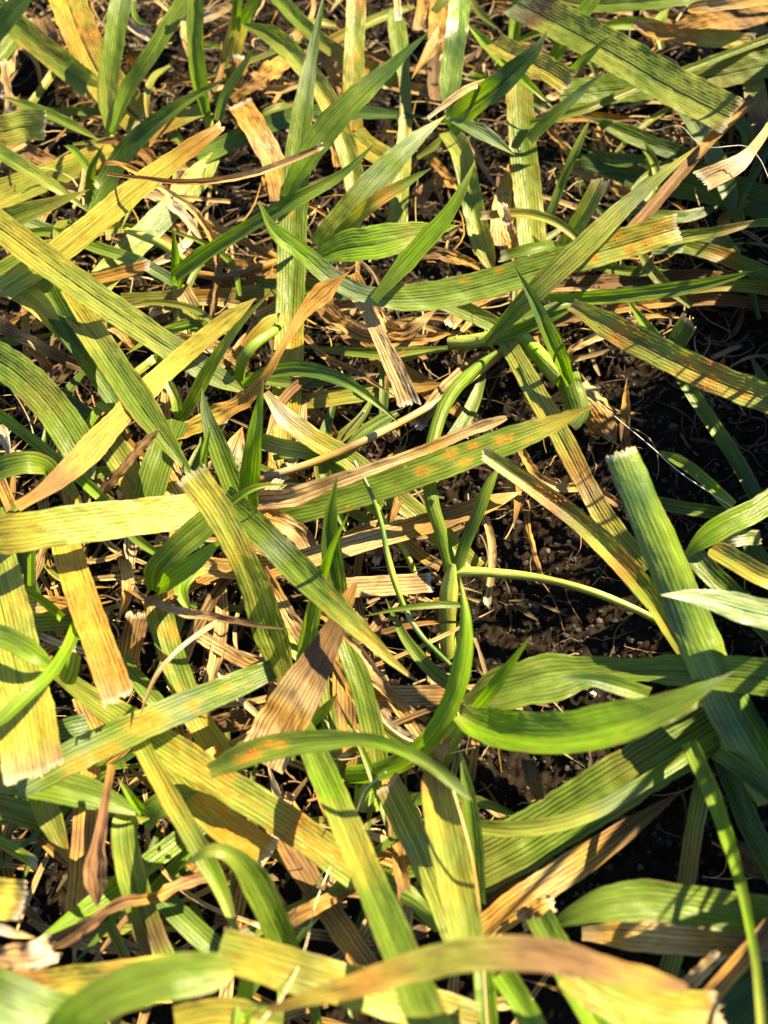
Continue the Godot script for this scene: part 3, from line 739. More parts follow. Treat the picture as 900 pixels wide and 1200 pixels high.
func middle() -> void:
	B("wide green blade with clusters of orange rust and a curled yellow tip, in the middle", 36, "dgggggggglyy", "p", [318,604,9, 375,592,11, 435,574,13, 500,552,15, 560,530,16, 615,510,17, 655,494,18, 697,474,20], {"rc": [[0.47,-0.1,0.7],[0.56,-0.5,0.65],[0.59,0.35,0.6],[0.63,-0.55,0.5],[0.72,-0.2,0.75],[0.79,0.5,0.4]], "ru": 0.1, "tl": 0.25, "f": 0.2, "v": 0.55})
	D("rolled straw lying along the wide rusty blade with a blunt pale upper end", 17, "psbssoss", "r", [304,588,16, 340,584,18, 385,568,19, 430,552,20, 490,531,21, 545,508,22, 594,490,23], {"ws": [1.5,1.5,1.1,0.85,0.8,0.85,0.95], "cr": 0.14, "f": 0.5, "v": 0.55})
	T("straw_stalk", "jointed mottled straw stem lying straight under the curved dark leaf", "straw stem", 9, "bsobsosbsob", [302,562,8, 370,541,9, 440,510,9, 500,478,8, 548,447,7, 590,412,5])
	shoot("slim forked shoot in the middle with two rolled leaves and a long side stalk", [523,752,1], [
		["stem", 23, "mlmll", "o", [522,768,-2, 524,715,4, 528,680,7, 531,660,8.5], {"ws": [1.15,0.95,0.9,0.95,0.5]}],
		["leaf", 17, "vgggvg", "p", [527,705,5, 529,672,8, 518,625,11, 507,588,13, 504,545,14, 512,500,14, 530,460,13, 566,424,11, 594,404,9], {"roll": 0.85, "tl": 0.25, "nr": 5}],
		["leaf", 15, "vgdgg", "p", [529,700,5, 535,672,8, 545,638,11, 560,603,14, 572,572,16, 588,540,17], {"roll": 0.85, "tl": 0.25, "nr": 4}],
		["stem", 9, "llmlm", "o", [528,676,7, 545,670,8, 575,671,8, 630,677,8, 690,692,8, 740,712,7, 772,728,6], {"ws": [1.3,1.2,1,1,0.9]}]])
	T("grass_stalk", "thin dark bowed stalk arching down past the slim forked shoot", "stalk", 6, "adgdlgadd", [415,541,18, 432,572,17, 446,610,15, 455,655,13, 470,703,10, 492,743,7, 527,779,4], {"ws": [0.7,0.8,1,1.3,1,1,0.9]})
	T("grass_stalk", "short lime stalk curving beside the thin dark bowed stalk", "stalk", 7, "glll", [440,592,9, 455,620,8, 474,645,6, 487,675,3])
	B("dark green upright blade with a bright edge, standing in the centre of the picture", 26, "ggdddgg", "p", [398,722,9, 393,680,13, 388,640,17, 388,600,21, 395,556,25], {"tl": 0.55, "f": 0.35, "ye": 0.12})
	B("lime slender blade leaning over the dark green upright one", 21, "lvvlvvl", "p", [352,800,9, 362,745,14, 372,700,18, 381,665,22, 392,635,26, 409,601,30], {"ws": [1,1,0.95,0.6,0.5,0.5], "tl": 0.35, "f": 0.45})
	B("long green lined blade with a yellow pointed end slanting down right in the centre", 38, "dgggaggglyyo", "p", [262,583,13, 300,618,17, 345,663,20, 390,708,22, 430,746,22, 462,777,21, 493,802,20], {"tl": 0.5, "f": 0.2, "ru": 0.22, "r0": 0.55, "v": 0.5})
	D("tan blade lying level under the dark upright blade, wider at the right", 27, "soossobos", "p", [228,664,8, 300,668,9, 360,655,10, 420,637,10, 480,620,9, 545,600,8, 612,576,7], {"tl": 0.15, "f": 0.15, "cr": 0.05, "ru": 0.0})
	D("short tan strip with a square right end behind the dark upright blade", 26, "bsssb", "c", [380,692,6, 420,688,6, 460,686,6, 506,683,6], {"cr": 0.06, "f": 0.12, "v": 0.5})
	D("tan strip lying level at the foot of the thick curved blade", 25, "bsossbos", "o", [380,816,4, 430,815,4, 490,815,4, 560,814,4], {"cr": 0.06, "f": 0.12, "v": 0.55})
	D("twisted brown ribbon running beside the yellow pointed end in the centre", 15, "bobsbo", "r", [362,704,14, 385,728,16, 410,750,17, 430,772,18, 452,804,18, 482,832,18], {"cr": 0.35, "f": 0.5, "tw": 80, "ws": [1,0.8,0.7,0.6,0.8,1.2]})
	D("fan of dry tan leaf, broad and flared below and pinched above", 60, "ssosbbbob", "p", [306,894,14, 328,852,15, 352,810,17, 376,768,18, 393,735,19, 406,705,21, 420,678,22], {"ws": [1.05,1.05,0.95,0.75,0.5,0.32,0.22], "f": 0.1, "cr": 0.06, "v": 0.6, "tl": 0.1})
	B("light green blade hanging before the brown strip, left of the thick curved blade", 28, "llgggl", "o", [444,904,6, 435,850,9, 422,800,11, 408,762,12, 399,738,12], {"f": 0.2, "v": 0.4})
	shoot("thick curved green leaf bending up out of a low rosette", [428,922,1], [
		["leaf", 25, "vvgvvvvl", "p", [404,908,6, 438,905,9, 474,890,13, 506,862,18, 530,820,22, 543,772,25, 546,725,27, 539,676,28], {"roll": 0.75, "tl": 0.3, "v": 0.2}],
		["leaf", 24, "vvg", "r", [432,928,3, 428,905,5, 436,884,6], {"roll": 0.7}],
		["stem", 30, "mvm", "o", [430,950,1, 430,925,2, 436,900,4]]])
	B("green blade with orange rust at the left, arching right and narrowing over the rosette", 31, "lgggggvgga", "p", [246,904,22, 290,884,24, 335,873,25, 380,868,26, 425,867,27, 470,878,28, 512,902,28, 553,938,28], {"ws": [0.6,1,1,0.85,0.55,0.5,0.48,0.45], "rc": [[0.13,0.2,0.6],[0.18,0.1,0.75],[0.23,-0.35,0.5],[0.28,-0.1,0.5]], "tl": 0.08, "f": 0.3, "v": 0.5})
	D("curled tan straw with three dark stripes, flaring at its lower end", 24, "obsssss", "c", [412,322,9, 424,352,12, 440,385,14, 456,418,15, 470,448,15, 480,475,14], {"ws": [0.9,1.1,0.7,0.75,0.95,1.15], "cr": 0.06, "f": 0.25, "v": 0.65})
	D("thin brown ribbon curving down to the end of the flared straw", 9, "bobb", "p", [356,394,6, 380,418,7, 415,435,7, 468,468,7], {"cr": 0.25, "f": 0.5})
	D("broad brown blade lying deep under the flared straw", 24, "bbobo", "p", [372,352,3, 410,390,3, 455,427,3, 510,462,3, 568,508,3], {"cr": 0.12, "tl": 0.3})
	D("crumpled pale brown leaf folded below the long level green blade", 24, "bsobsb", "p", [436,362,7, 452,384,7, 470,392,7, 490,380,8, 512,362,8], {"cr": 0.4})
	D("wrinkled brown leaf lying in the gap under the lime see-through leaf", 17, "bbob", "p", [480,300,6, 510,297,7, 545,306,6, 576,322,5], {"cr": 0.3})
	D("dry papery tuft standing by the foot of the broad olive blade", 15, "soss", "c", [608,312,6, 600,285,9, 594,262,10, 588,240,10], {"cr": 0.4, "f": 0.5})
	D("tan pointed leaf behind the dry papery tuft", 24, "ssoo", "p", [586,288,4, 586,260,5, 590,230,5, 596,192,5], {"cr": 0.1})
	B("short green leaf sloping under the long level green blade to the middle shoot", 22, "gggv", "o", [512,350,8, 540,362,7, 570,376,6, 600,392,5], {"f": 0.3})
	D("straw leaf with a curled frayed end lying behind the long green lined blade", 27, "oosbs", "c", [300,604,11, 325,612,11, 350,626,10, 366,650,9], {"cr": 0.2, "f": 0.3})
	D("two toned brown strip running beside the striped yellow green blade", 20, "bosbb", "p", [306,668,10, 328,704,10, 352,742,9, 372,770,7], {"cr": 0.15, "v": 0.6, "tl": 0.2})
	B("lime blade lying low between the striped blade and the fan of dry leaf", 24, "llllm", "p", [318,700,5, 332,725,5, 346,750,5, 362,785,4], {"tl": 0.2})
	D("narrow dry strip slanting down behind the light green hanging blade", 14, "obob", "p", [388,772,9, 402,795,9, 418,828,8], {"cr": 0.2})
	D("tall brown strip standing behind the light green hanging blade", 27, "bobob", "o", [405,912,3, 405,860,4, 403,810,5, 402,758,6], {"cr": 0.1, "v": 0.5})
	B("small lime tongue of leaf beside the fan of dry leaf", 13, "vvl", "p", [362,850,7, 380,832,9, 396,812,11], {"f": 0.4, "roll": 0.6})
	B("olive upright blade low behind the arching rust flecked blade", 20, "mgml", "o", [394,902,4, 388,860,5, 380,815,5, 376,780,5], {"f": 0.2})


func middle_right() -> void:
	shoot("pale stemmed shoot right of the middle with dark lance leaf and striped hanging leaf", [530,402,3], [
		["stem", 17, "mllv", "o", [526,402,3, 552,401,4, 588,394,6]],
		["leaf", 15, "vgdg", "p", [584,396,7, 610,386,9, 640,375,11, 679,357,13], {"f": 0.5, "tl": 0.5}],
		["leaf", 27, "glllylosylm", "o", [588,392,7, 608,425,8, 632,468,9, 658,512,9, 680,555,9, 712,612,8, 758,668,6], {"f": 0.15, "v": 0.5, "ws": [0.8,0.95,1,1,0.9,1,1]}]])
	shoot("squat shoot with a dark upright lance leaf and papery dead sheath by bare soil", [690,480,2], [
		["stem", 20, "lvvl", "o", [606,388,6, 630,415,6, 658,444,6], {"ws": [0.8,1,1.1]}],
		["leaf", 23, "vvgddd", "p", [668,450,8, 656,420,12, 640,384,16, 622,346,19, 600,308,22], {"f": 0.45, "tl": 0.7, "s": "n", "v": 0.2}],
		["sheath", 30, "vgga", "o", [664,438,7, 670,458,6, 676,480,5, 664,494,4], {"roll": 0.6}],
		["dead_sheath", 38, "asobs", "p", [674,456,4, 692,472,4, 708,494,3, 722,520,2], {"dead": true, "roll": 0.6, "cr": 0.15, "tl": 0.4}]])
	B("narrow olive and rust brown blade with cut upper end, slanting to the thick stalk", 28, "mmlgolmboml", "c", [806,778,6, 784,738,9, 757,696,12, 722,655,15, 678,612,18, 622,570,21, 567,532,23], {"f": 0.5, "ru": 0.3, "ws": [0.5,0.8,1,1,0.9,0.8,0.62], "v": 0.3})
	B("thick folded stalk-like blade with a cut pale rim, largest upright thing at the right", 50, "ggdggdggdg", "c", [916,934,13, 880,872,16, 845,805,19, 812,728,22, 785,660,26, 757,595,30, 729,528,33], {"ws": [1.2,1.15,1.1,1.05,1,0.92,0.84], "roll": 0.45, "th": 0.8, "v": 0.28, "nr": 9, "gl": 1, "tb": 0.2})
	B("sunlit green leaf with a folded edge entering from the right, above the bright yellow blade", 29, "ggvvvg", "p", [915,578,13, 886,598,14, 850,615,14, 822,634,13, 800,656,11], {"tl": 0.3, "f": 0.25})
	B("bright yellow blade with a blunt rusty left end entering from the right edge", 27, "yyyylyy", "r", [916,684,22, 890,674,22, 862,658,21, 834,642,19], {"f": 0.25, "ru": 0.2, "r0": 0.6})
	B("pale glaucous leaf with a lance tip entering from the right across the thick stalk", 37, "aaaaaa", "p", [918,724,25, 880,716,26, 845,706,27, 808,699,28, 774,697,29], {"tl": 0.7, "f": 0.12, "v": 0.15, "gl": 1})
	B("green leaf slanting down behind the thick stalk, half shaded", 27, "agggd", "o", [806,642,11, 835,675,11, 868,706,10, 915,752,9], {"f": 0.25})
	B("small scalloped scrap of pale folded leaf above the bright yellow blade", 20, "awal", "c", [846,640,12, 862,632,13, 890,630,12], {"cr": 0.2})
	B("thin curved green blade rising from the soil to the lit folded leaf", 15, "gggvl", "o", [768,528,5, 795,540,7, 822,560,8, 858,594,9], {"s": "p", "f": 0.4})
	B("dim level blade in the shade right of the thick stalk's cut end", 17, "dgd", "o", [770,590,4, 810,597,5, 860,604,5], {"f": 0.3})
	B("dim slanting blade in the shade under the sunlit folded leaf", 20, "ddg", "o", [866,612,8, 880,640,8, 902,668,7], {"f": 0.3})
	D("thin tan straw looping out from under the olive cut blade", 12, "bobsobb", "o", [611,528,6, 625,553,8, 650,571,7, 690,573,6, 728,594,5], {"cr": 0.3, "f": 0.5})
	D("upright brown spike of dry leaf by the papery sheath", 13, "bbob", "p", [733,526,3, 732,498,6, 735,442,9], {"cr": 0.2, "f": 0.5})
	shoot("near shoot with one broad see-through leaf, a small spike and a wide lined leaf", [524,892,2], [
		["stem", 26, "smlv", "o", [510,915,-2, 526,872,6, 546,840,11], {"ws": [0.8,0.9,0.8]}],
		["leaf", 57, "lvvvvvgga", "p", [540,838,19, 572,854,23, 615,862,27, 670,862,30, 735,848,32, 795,824,34, 860,787,36], {"ws": [0.55,0.95,1,1,0.95,0.82,0.6], "tl": 0.35, "f": 0.42, "v": 0.25, "r": -22, "tw": 0}],
		["leaf", 16, "vvvvl", "p", [556,834,15, 574,812,19, 596,782,22, 623,744,26], {"f": 0.5, "tl": 0.6}],
		["leaf", 52, "lggggggg", "o", [545,826,12, 580,812,14, 625,800,15, 680,790,15, 740,786,16, 800,787,18, 860,792,20, 920,798,22], {"ws": [0.4,1.05,1.15,0.72,0.55,0.8,0.9,0.9], "f": 0.25, "v": 0.5, "r": -8}]])
	B("small dark leaf tip with a white point lying over the wide lined leaf", 22, "ggdda", "p", [760,816,20, 730,806,21, 695,797,22, 652,794,22], {"tl": 0.55, "f": 0.4})
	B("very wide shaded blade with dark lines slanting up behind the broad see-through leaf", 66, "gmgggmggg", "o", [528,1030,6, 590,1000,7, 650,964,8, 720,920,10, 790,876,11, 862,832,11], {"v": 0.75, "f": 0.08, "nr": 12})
	B("curved pale edged blade sweeping up over the very wide dark lined one", 20, "llllagggg", "o", [552,968,13, 600,972,15, 650,966,16, 700,949,16, 745,923,16, 800,888,15, 850,856,14], {"f": 0.3, "ws": [0.9,1,1,0.9,0.9,0.9,0.8]})
	D("tan scrap of leaf under the thick stalk at the right", 22, "bob", "p", [828,872,8, 852,878,9, 886,888,8], {"cr": 0.25})


func near_left() -> void:
	B("rust streaked tan strip with pale cut lower end, below the very wide yellow blade", 38, "lyoyooyoos", "c", [74,628,15, 85,665,18, 98,705,20, 115,752,22, 139,820,23], {"rc": [[0.15,-0.5,0.9],[0.3,0.6,1.0],[0.42,-0.3,0.8],[0.6,0.5,1.0],[0.75,0.3,0.9],[0.5,0,0.9]], "ru": 0.55, "f": 0.1, "v": 0.6})
	B("widest yellow green blade, standing along the left edge with a fringed cut end below", 66, "glllyllyys", "c", [-22,608,14, -4,680,18, 12,748,21, 26,815,23, 41,908,24], {"f": 0.06, "v": 0.3, "ru": 0.12, "r0": 0.5})
	shoot("small left edge shoot whose leaves cross the widest yellow green blade", [92,738,6], [
		["leaf", 27, "aggvg", "p", [-16,740,24, 15,752,25, 42,768,25, 68,786,23], {"f": 0.3, "tl": 0.4}],
		["leaf", 17, "vvvvg", "p", [92,732,20, 80,760,23, 62,788,26, 34,815,28, -14,858,29], {"f": 0.5, "tl": 0.1}],
		["bud", 22, "lvl", "r", [74,800,18, 80,785,20, 84,764,21], {"roll": 0.8}]])
	B("short narrow upright stub of green under the very wide yellow blade", 10, "vvv", "o", [37,692,8, 37,668,10, 37,642,12], {"f": 0.5})
	B("small slim leaf with a pale tip, right of the widest yellow green blade", 11, "vvvl", "p", [72,724,12, 58,711,14, 40,698,16, 17,688,17], {"tl": 0.3, "f": 0.5})
	shoot("pair of cupped green leaves springing from one foot, right of the rust streaked strip", [184,698,7], [
		["leaf", 33, "vgggg", "o", [180,692,11, 186,668,15, 210,642,18, 252,606,20], {"s": "n", "f": 0.35, "v": 0.5}],
		["leaf", 24, "vvvvv", "p", [186,692,14, 202,678,18, 228,660,21, 263,629,23], {"s": "n", "f": 0.35, "tl": 0.4}]])
	B("curled scrap of lime leaf hanging over the rust spotted blade", 19, "lvvl", "p", [238,664,15, 222,672,16, 212,692,16, 224,720,15], {"f": 0.4, "tl": 0.4, "tw": 40})
	B("rust spotted green blade curving down under the pair of cupped leaves", 33, "oggglyyo", "o", [181,697,12, 192,738,11, 208,788,9, 230,840,7, 268,900,5], {"rc": [[0.22,-0.5,0.8],[0.2,0.3,0.5],[0.36,0.7,0.7],[0.55,0.4,0.7],[0.64,-0.5,0.9],[0.9,0,0.8]], "ru": 0.1, "f": 0.12, "v": 0.5})
	B("wide pale green blade with two rust patches rising right to a narrow cut end", 39, "agaglaggd", "o", [18,922,19, 70,894,19, 130,866,18, 190,839,17, 250,814,16, 320,784,14], {"rc": [[0.22,0.5,0.9],[0.32,0.55,0.9],[0.47,-0.1,1.0],[0.51,0.2,0.8],[0.66,0.1,0.6],[0.8,-0.1,0.45]], "f": 0.1, "v": 0.5, "ws": [1,1,1,0.95,0.9,0.7], "ru": 0.05})
	B("wide folded green blade sloping down right under the pale two patched blade", 40, "mllglylloll", "o", [68,788,12, 110,820,13, 160,852,13, 210,884,14, 262,918,14, 318,952,14, 370,988,13, 422,1026,11], {"rc": [[0.42,-0.3,0.5],[0.56,-0.4,1.0],[0.6,0.4,0.7],[0.86,0.3,0.9],[0.93,-0.2,1.0]], "ru": 0.2, "r0": 0.4, "f": 0.12, "v": 0.5, "s": "n"})
	B("green blade emerging under the fringed cut end of the widest yellow blade, pointed right", 41, "agggg", "p", [-16,906,18, 30,914,18, 75,923,18, 120,936,17, 174,958,15], {"tl": 0.45, "f": 0.15})
	B("dark cupped leaf curling right of the slim lime spike", 30, "ggmg", "p", [168,962,9, 186,944,11, 208,934,11, 240,940,10], {"f": 0.3, "tl": 0.3})
	B("slim lime spike in front of the dark cupped leaf", 13, "vvl", "p", [168,952,16, 155,936,19, 138,911,21], {"f": 0.5, "tl": 0.6})
	D("pink brown twisted dry leaf hanging over the green blade, flared below", 27, "obpppb", "p", [131,896,22, 124,935,21, 119,970,20, 113,1010,18, 114,1064,15], {"ws": [0.35,0.4,0.6,1.1,0.8], "cr": 0.12, "f": 0.4, "tl": 0.2})
	D("long upright brown strip with dark lines, behind the pink brown twisted leaf", 31, "ooboob", "p", [104,900,8, 100,960,8, 96,1020,8, 88,1118,6], {"v": 0.6, "cr": 0.05, "tl": 0.2})
	B("olive pointed leaf dropping left of the long brown strip", 30, "mlmo", "p", [42,915,10, 52,942,11, 66,975,10, 82,1014,9], {"tl": 0.5, "ru": 0.2})
	B("olive blade bent over at its top, standing right of the pink brown leaf", 35, "mlglgmbl", "o", [168,952,12, 148,960,15, 147,990,15, 158,1040,13, 174,1092,11, 190,1130,10], {"ws": [0.7,0.85,0.95,1,1,1], "f": 0.3})
	B("dark green blade slanting down left behind the bent olive blade", 26, "dggvv", "p", [236,966,7, 195,996,9, 150,1030,11, 105,1062,13, 40,1104,15], {"tl": 0.4, "f": 0.35})
	D("twisted brown stem winding level across the bent olive blade", 17, "bpobpbb", "o", [248,1028,11, 215,1036,12, 180,1052,14, 145,1058,16, 110,1078,15, 58,1112,12], {"cr": 0.4, "f": 0.6, "ws": [0.8,1,0.8,0.8,1.2,1]})
	B("green drooping leaf hooked over to a pinkish tip, near the lower left", 37, "gggglg", "p", [336,1112,16, 318,1072,21, 297,1030,25, 274,1004,28, 246,997,29, 210,1018,27], {"tl": 0.5, "f": 0.25, "ws": [0.9,1,1,0.85,0.8]})
	B("yellow and lime slender blade running down behind the hooked leaf to a dry point", 25, "llyylgvls", "p", [160,862,14, 180,900,17, 205,945,19, 230,988,20, 256,1035,20, 272,1078,20, 285,1118,20], {"tl": 0.35, "f": 0.3})
	B("rust covered blade torn off brown at its lower end, beside the wide folded green blade", 41, "lgllyyooo", "c", [170,868,8, 205,908,10, 240,945,11, 275,976,12, 314,1002,12], {"rc": [[0.55,0,0.9],[0.68,-0.4,1.0],[0.75,0.4,1.0],[0.85,-0.1,1.3],[0.93,0.4,1.2]], "ru": 0.4, "r0": 0.3, "f": 0.1, "v": 0.5})
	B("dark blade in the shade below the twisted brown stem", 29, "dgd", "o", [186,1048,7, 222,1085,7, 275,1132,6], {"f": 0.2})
	B("narrow olive blade in the shade left of the bent olive blade", 13, "mmm", "o", [126,1078,8, 138,1102,8, 155,1140,7], {"f": 0.4})
	B("shaded olive leaf behind the green pointed blade at the left edge", 30, "gmgm", "o", [-16,942,7, 18,950,8, 58,962,7], {"v": 0.6})
	D("cut yellowish stub poking in at the left edge near the bottom", 47, "lyys", "c", [-18,1050,24, 0,1053,25, 15,1055,25, 30,1056,26], {"cr": 0.02, "v": 0.3})
	D("small pale curl of straw at the left edge, under the cut yellowish stub", 12, "swss", "p", [-12,1084,27, 10,1092,28, 42,1099,27], {"cr": 0.25, "f": 0.5})
	D("crushed pink tan straw end at the lower left edge", 36, "opspws", "c", [-18,1130,27, 15,1124,28, 40,1120,28, 62,1110,28], {"cr": 0.35})
	D("blurred orange and olive blade lying level near the bottom left", 47, "ooymoym", "o", [16,1164,22, 65,1158,23, 120,1152,24, 175,1144,23, 215,1140,22], {"cr": 0.03, "v": 0.25})
	B("blurred broad green leaf bowed across the bottom left, nearest to the viewer", 52, "gvggggl", "r", [62,1226,36, 95,1190,38, 140,1162,39, 195,1146,39, 240,1140,38, 272,1138,37], {"f": 0.2, "v": 0.2, "ws": [0.9,1,1,1,0.8]})
	B("blurred green leaf in the bottom left corner", 62, "gagg", "p", [-20,1160,34, 20,1180,35, 62,1194,34, 130,1210,33], {"f": 0.15, "tl": 0.3, "v": 0.2})
	B("striped dark leaf peeping out beneath the pale two patched blade", 26, "ddd", "o", [58,858,8, 78,854,8, 102,848,7], {"v": 0.6})
	B("dark leaf lying level behind the rust streaked strip", 24, "ggd", "o", [22,732,7, 55,730,8, 95,728,7], {"v": 0.5})
	B("green blade low between the rust streaked strip and the two patched blade", 21, "gggl", "p", [140,772,8, 160,795,8, 182,822,8, 205,846,6], {"tl": 0.2})
	D("wilted tan leaf lying level left of the rust streaked strip", 23, "bsob", "o", [16,712,7, 45,708,8, 88,712,7], {"cr": 0.2})
	D("folded tan dry leaf right of the rust streaked strip", 17, "bsob", "p", [144,655,12, 150,680,13, 148,702,13, 138,730,11], {"cr": 0.25, "tw": 60})
	D("stubby brown sheath in the gap left of the rust spotted blade", 27, "bobb", "c", [148,790,3, 154,760,5, 162,718,7], {"cr": 0.12, "v": 0.5})
	D("greyish brown twisted ribbon stretched right from the folded tan leaf", 12, "bbsbkb", "p", [148,690,13, 180,706,15, 215,718,16, 255,724,17, 300,733,18, 342,738,18], {"cr": 0.35, "f": 0.5, "ws": [0.7,0.8,1,1.2,1]})
	D("fine arched straw strand hooked over the rust spotted blade", 6, "swss", "p", [255,730,19, 232,744,20, 207,764,21, 182,794,21, 163,842,19], {"cr": 0.1, "f": 0.6, "ws": [1.4,1,0.9,0.8,0.7], "tl": 0.2})
	D("brown strip slanting in the gap above the pale two patched blade", 17, "bsbo", "c", [222,738,5, 250,755,6, 280,772,6, 310,786,6], {"cr": 0.2})
	D("yellow dry stripe of leaf low under the pale two patched blade", 27, "obob", "o", [96,815,4, 108,840,4, 122,870,4], {"v": 0.6})


func near_middle() -> void:
	B("long foreground blade running down the picture, green and yellow with a small rust mark", 39, "aggvlyggggl", "o", [344,826,13, 372,892,17, 400,955,21, 430,1025,25, 462,1100,30, 486,1160,34, 514,1226,38], {"f": 0.25, "v": 0.35, "ru": 0.14, "r0": 0.3, "r1": 0.6, "ws": [0.6,1,1,1,1.05,1.1]})
	B("yellow blade with a brown dry upper end at the lower middle, larger of the pair", 44, "lllyllyyob", "r", [552,1130,27, 544,1080,25, 533,1030,23, 522,980,21, 513,935,19, 510,892,17], {"f": 0.3, "ws": [0.85,0.95,1,1,0.9,0.75], "v": 0.4, "ru": 0.1, "r0": 0.5})
	B("striped lime blade torn at its upper end, left of the yellow brown topped blade", 40, "llllalls", "c", [542,1130,20, 522,1070,19, 500,1015,17, 478,965,15, 455,918,12], {"f": 0.25, "v": 0.6, "ws": [0.6,0.75,0.85,1,0.95]})
	B("slim pale edged green leaf with a sharp tip behind the yellow brown topped blade", 24, "gggga", "p", [558,1058,10, 556,1010,13, 551,955,16, 546,915,18, 539,878,21], {"tl": 0.5, "f": 0.4, "ye": 0.15})
	T("straw_stalk", "pale slender straw running down the right side of the yellow brown topped blade", "straw stem", 3.6, "soss", [528,918,24, 542,965,25, 553,1010,25, 561,1065,24, 567,1150,22, 572,1230,20])
	B("rounded green blade stub in the shade left of the yellow pair", 27, "vggg", "o", [440,1028,8, 462,1040,9, 488,1054,9, 520,1084,7], {"roll": 0.6})
	D("frayed tan straw hanging upright left of the striped lime blade", 18, "bobobs", "c", [450,898,6, 460,945,8, 467,1000,9, 473,1045,9, 475,1096,7], {"cr": 0.3, "f": 0.4, "v": 0.6})
	D("flat brown blade slanting down under the wide folded green blade", 31, "obbbob", "o", [324,966,6, 352,1014,7, 385,1066,7, 432,1136,6], {"v": 0.5, "cr": 0.05, "f": 0.1})
	D("crumpled tan strip crossing the flat brown blade", 20, "sbobs", "p", [318,1092,9, 348,1074,10, 382,1056,10, 432,1036,8], {"cr": 0.3, "f": 0.3})
	B("blurred yellow olive blade with a square left end across the bottom", 50, "lymylym", "o", [257,1112,27, 300,1124,28, 350,1140,28, 410,1156,27, 480,1176,25, 560,1200,23], {"f": 0.15, "v": 0.2, "ru": 0.12})
	D("large blurred tan blade lying across the bottom middle, nearest of all", 38, "oyommbbob", "r", [316,1184,38, 360,1170,40, 420,1154,42, 490,1132,43, 560,1118,44, 640,1120,44, 720,1138,43, 806,1158,41], {"ws": [0.55,0.75,0.85,1,1.05,1.0,0.7,0.55], "cr": 0.09, "v": 0.4, "f": 0.2, "s": "n"})
	B("small vivid leaf at the bottom edge left of the long foreground blade", 20, "vvv", "o", [292,1142,25, 287,1170,26, 280,1226,26], {"f": 0.4})
	B("lime leaf at the bottom edge right of the long foreground blade", 30, "vvl", "o", [588,1140,28, 608,1170,29, 640,1230,30], {"f": 0.3})
	B("green blade standing behind the large blurred tan blade at the bottom", 26, "gvg", "o", [560,1110,19, 568,1150,20, 574,1226,20], {"f": 0.3})
	B("yellow scrap of leaf at the bottom edge under the blurred broad green leaf", 40, "yyl", "o", [205,1200,25, 260,1190,26, 330,1200,26], {"f": 0.2})
	D("brown dark strip in the shade between the foreground blade and the yellow pair", 19, "kbbk", "o", [395,1140,3, 440,1110,4, 500,1090,4], {"cr": 0.3})


func near_right() -> void:
	D("brown dead blade with a pointed tip slanting up below the very wide dark lined blade", 36, "oosobbb", "p", [560,1096,8, 600,1064,9, 640,1036,9, 685,1006,9, 738,970,8, 800,926,7], {"cr": 0.07, "tl": 0.5, "v": 0.5, "f": 0.2})
	B("dark green blade bowed level across the lower right, round at its left end", 48, "gggggggg", "p", [920,1075,20, 860,1069,21, 805,1062,22, 755,1056,22, 705,1062,22, 670,1074,21, 640,1088,19], {"tl": 0.35, "f": 0.2, "v": 0.35})
	D("broad tan blade lying level under the bowed dark green blade", 36, "sossobs", "o", [682,1094,14, 730,1096,16, 790,1101,17, 850,1104,17, 918,1110,17], {"cr": 0.05, "f": 0.12, "s": "n"})
	D("brown stalk slanting up to the right edge over the broad tan blade", 23, "bobb", "o", [822,1180,22, 848,1148,23, 878,1114,23, 920,1064,22], {"cr": 0.05, "f": 0.4})
	B("olive striped upright stalk behind the bowed dark green blade", 23, "mlmolm", "o", [780,1148,7, 796,1090,8, 804,1035,8, 812,980,9, 824,918,9], {"ru": 0.2, "f": 0.25, "v": 0.6})
	B("long drooping blade narrowing to a thread along the right side", 24, "gggvvgvgll", "o", [808,872,18, 832,925,22, 850,975,25, 866,1030,28, 878,1085,32, 887,1140,35, 894,1230,39], {"ws": [1,1,0.8,0.55,0.4,0.36,0.36], "f": 0.5, "v": 0.35})
	B("dark leaf hanging at the right edge beside the long drooping blade", 28, "dddg", "o", [846,884,9, 862,925,10, 880,970,10, 915,1036,9], {"f": 0.35, "v": 0.5})
	B("dark short leaf pointing to the right edge above the hanging dark leaf", 20, "gdd", "o", [840,882,14, 868,902,15, 915,938,15], {"f": 0.3})
	B("dark green blade with sunlit lower end at the bottom, left of the bright yellow blade", 37, "dggvv", "o", [632,1074,20, 652,1112,23, 676,1156,26, 716,1226,29], {"f": 0.3, "v": 0.3})
	B("glowing bright yellow blade with a dry brown right end at the bottom right", 62, "yylyyyyo", "c", [664,1134,35, 700,1156,35, 745,1176,34, 795,1190,33, 842,1186,32], {"f": 0.1, "v": 0.12, "ws": [0.8,1,1,0.95,0.8]})
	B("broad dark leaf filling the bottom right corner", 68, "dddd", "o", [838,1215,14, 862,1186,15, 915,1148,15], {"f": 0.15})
	D("short broken straw piece by the brown stalk at the lower right", 18, "bssb", "c", [802,1158,17, 820,1140,19, 842,1118,20], {"cr": 0.3, "f": 0.3})
	D("tangled tan scrap at the foot of the bowed dark green blade", 24, "sbos", "c", [610,1080,10, 630,1066,12, 648,1058,12], {"cr": 0.5})


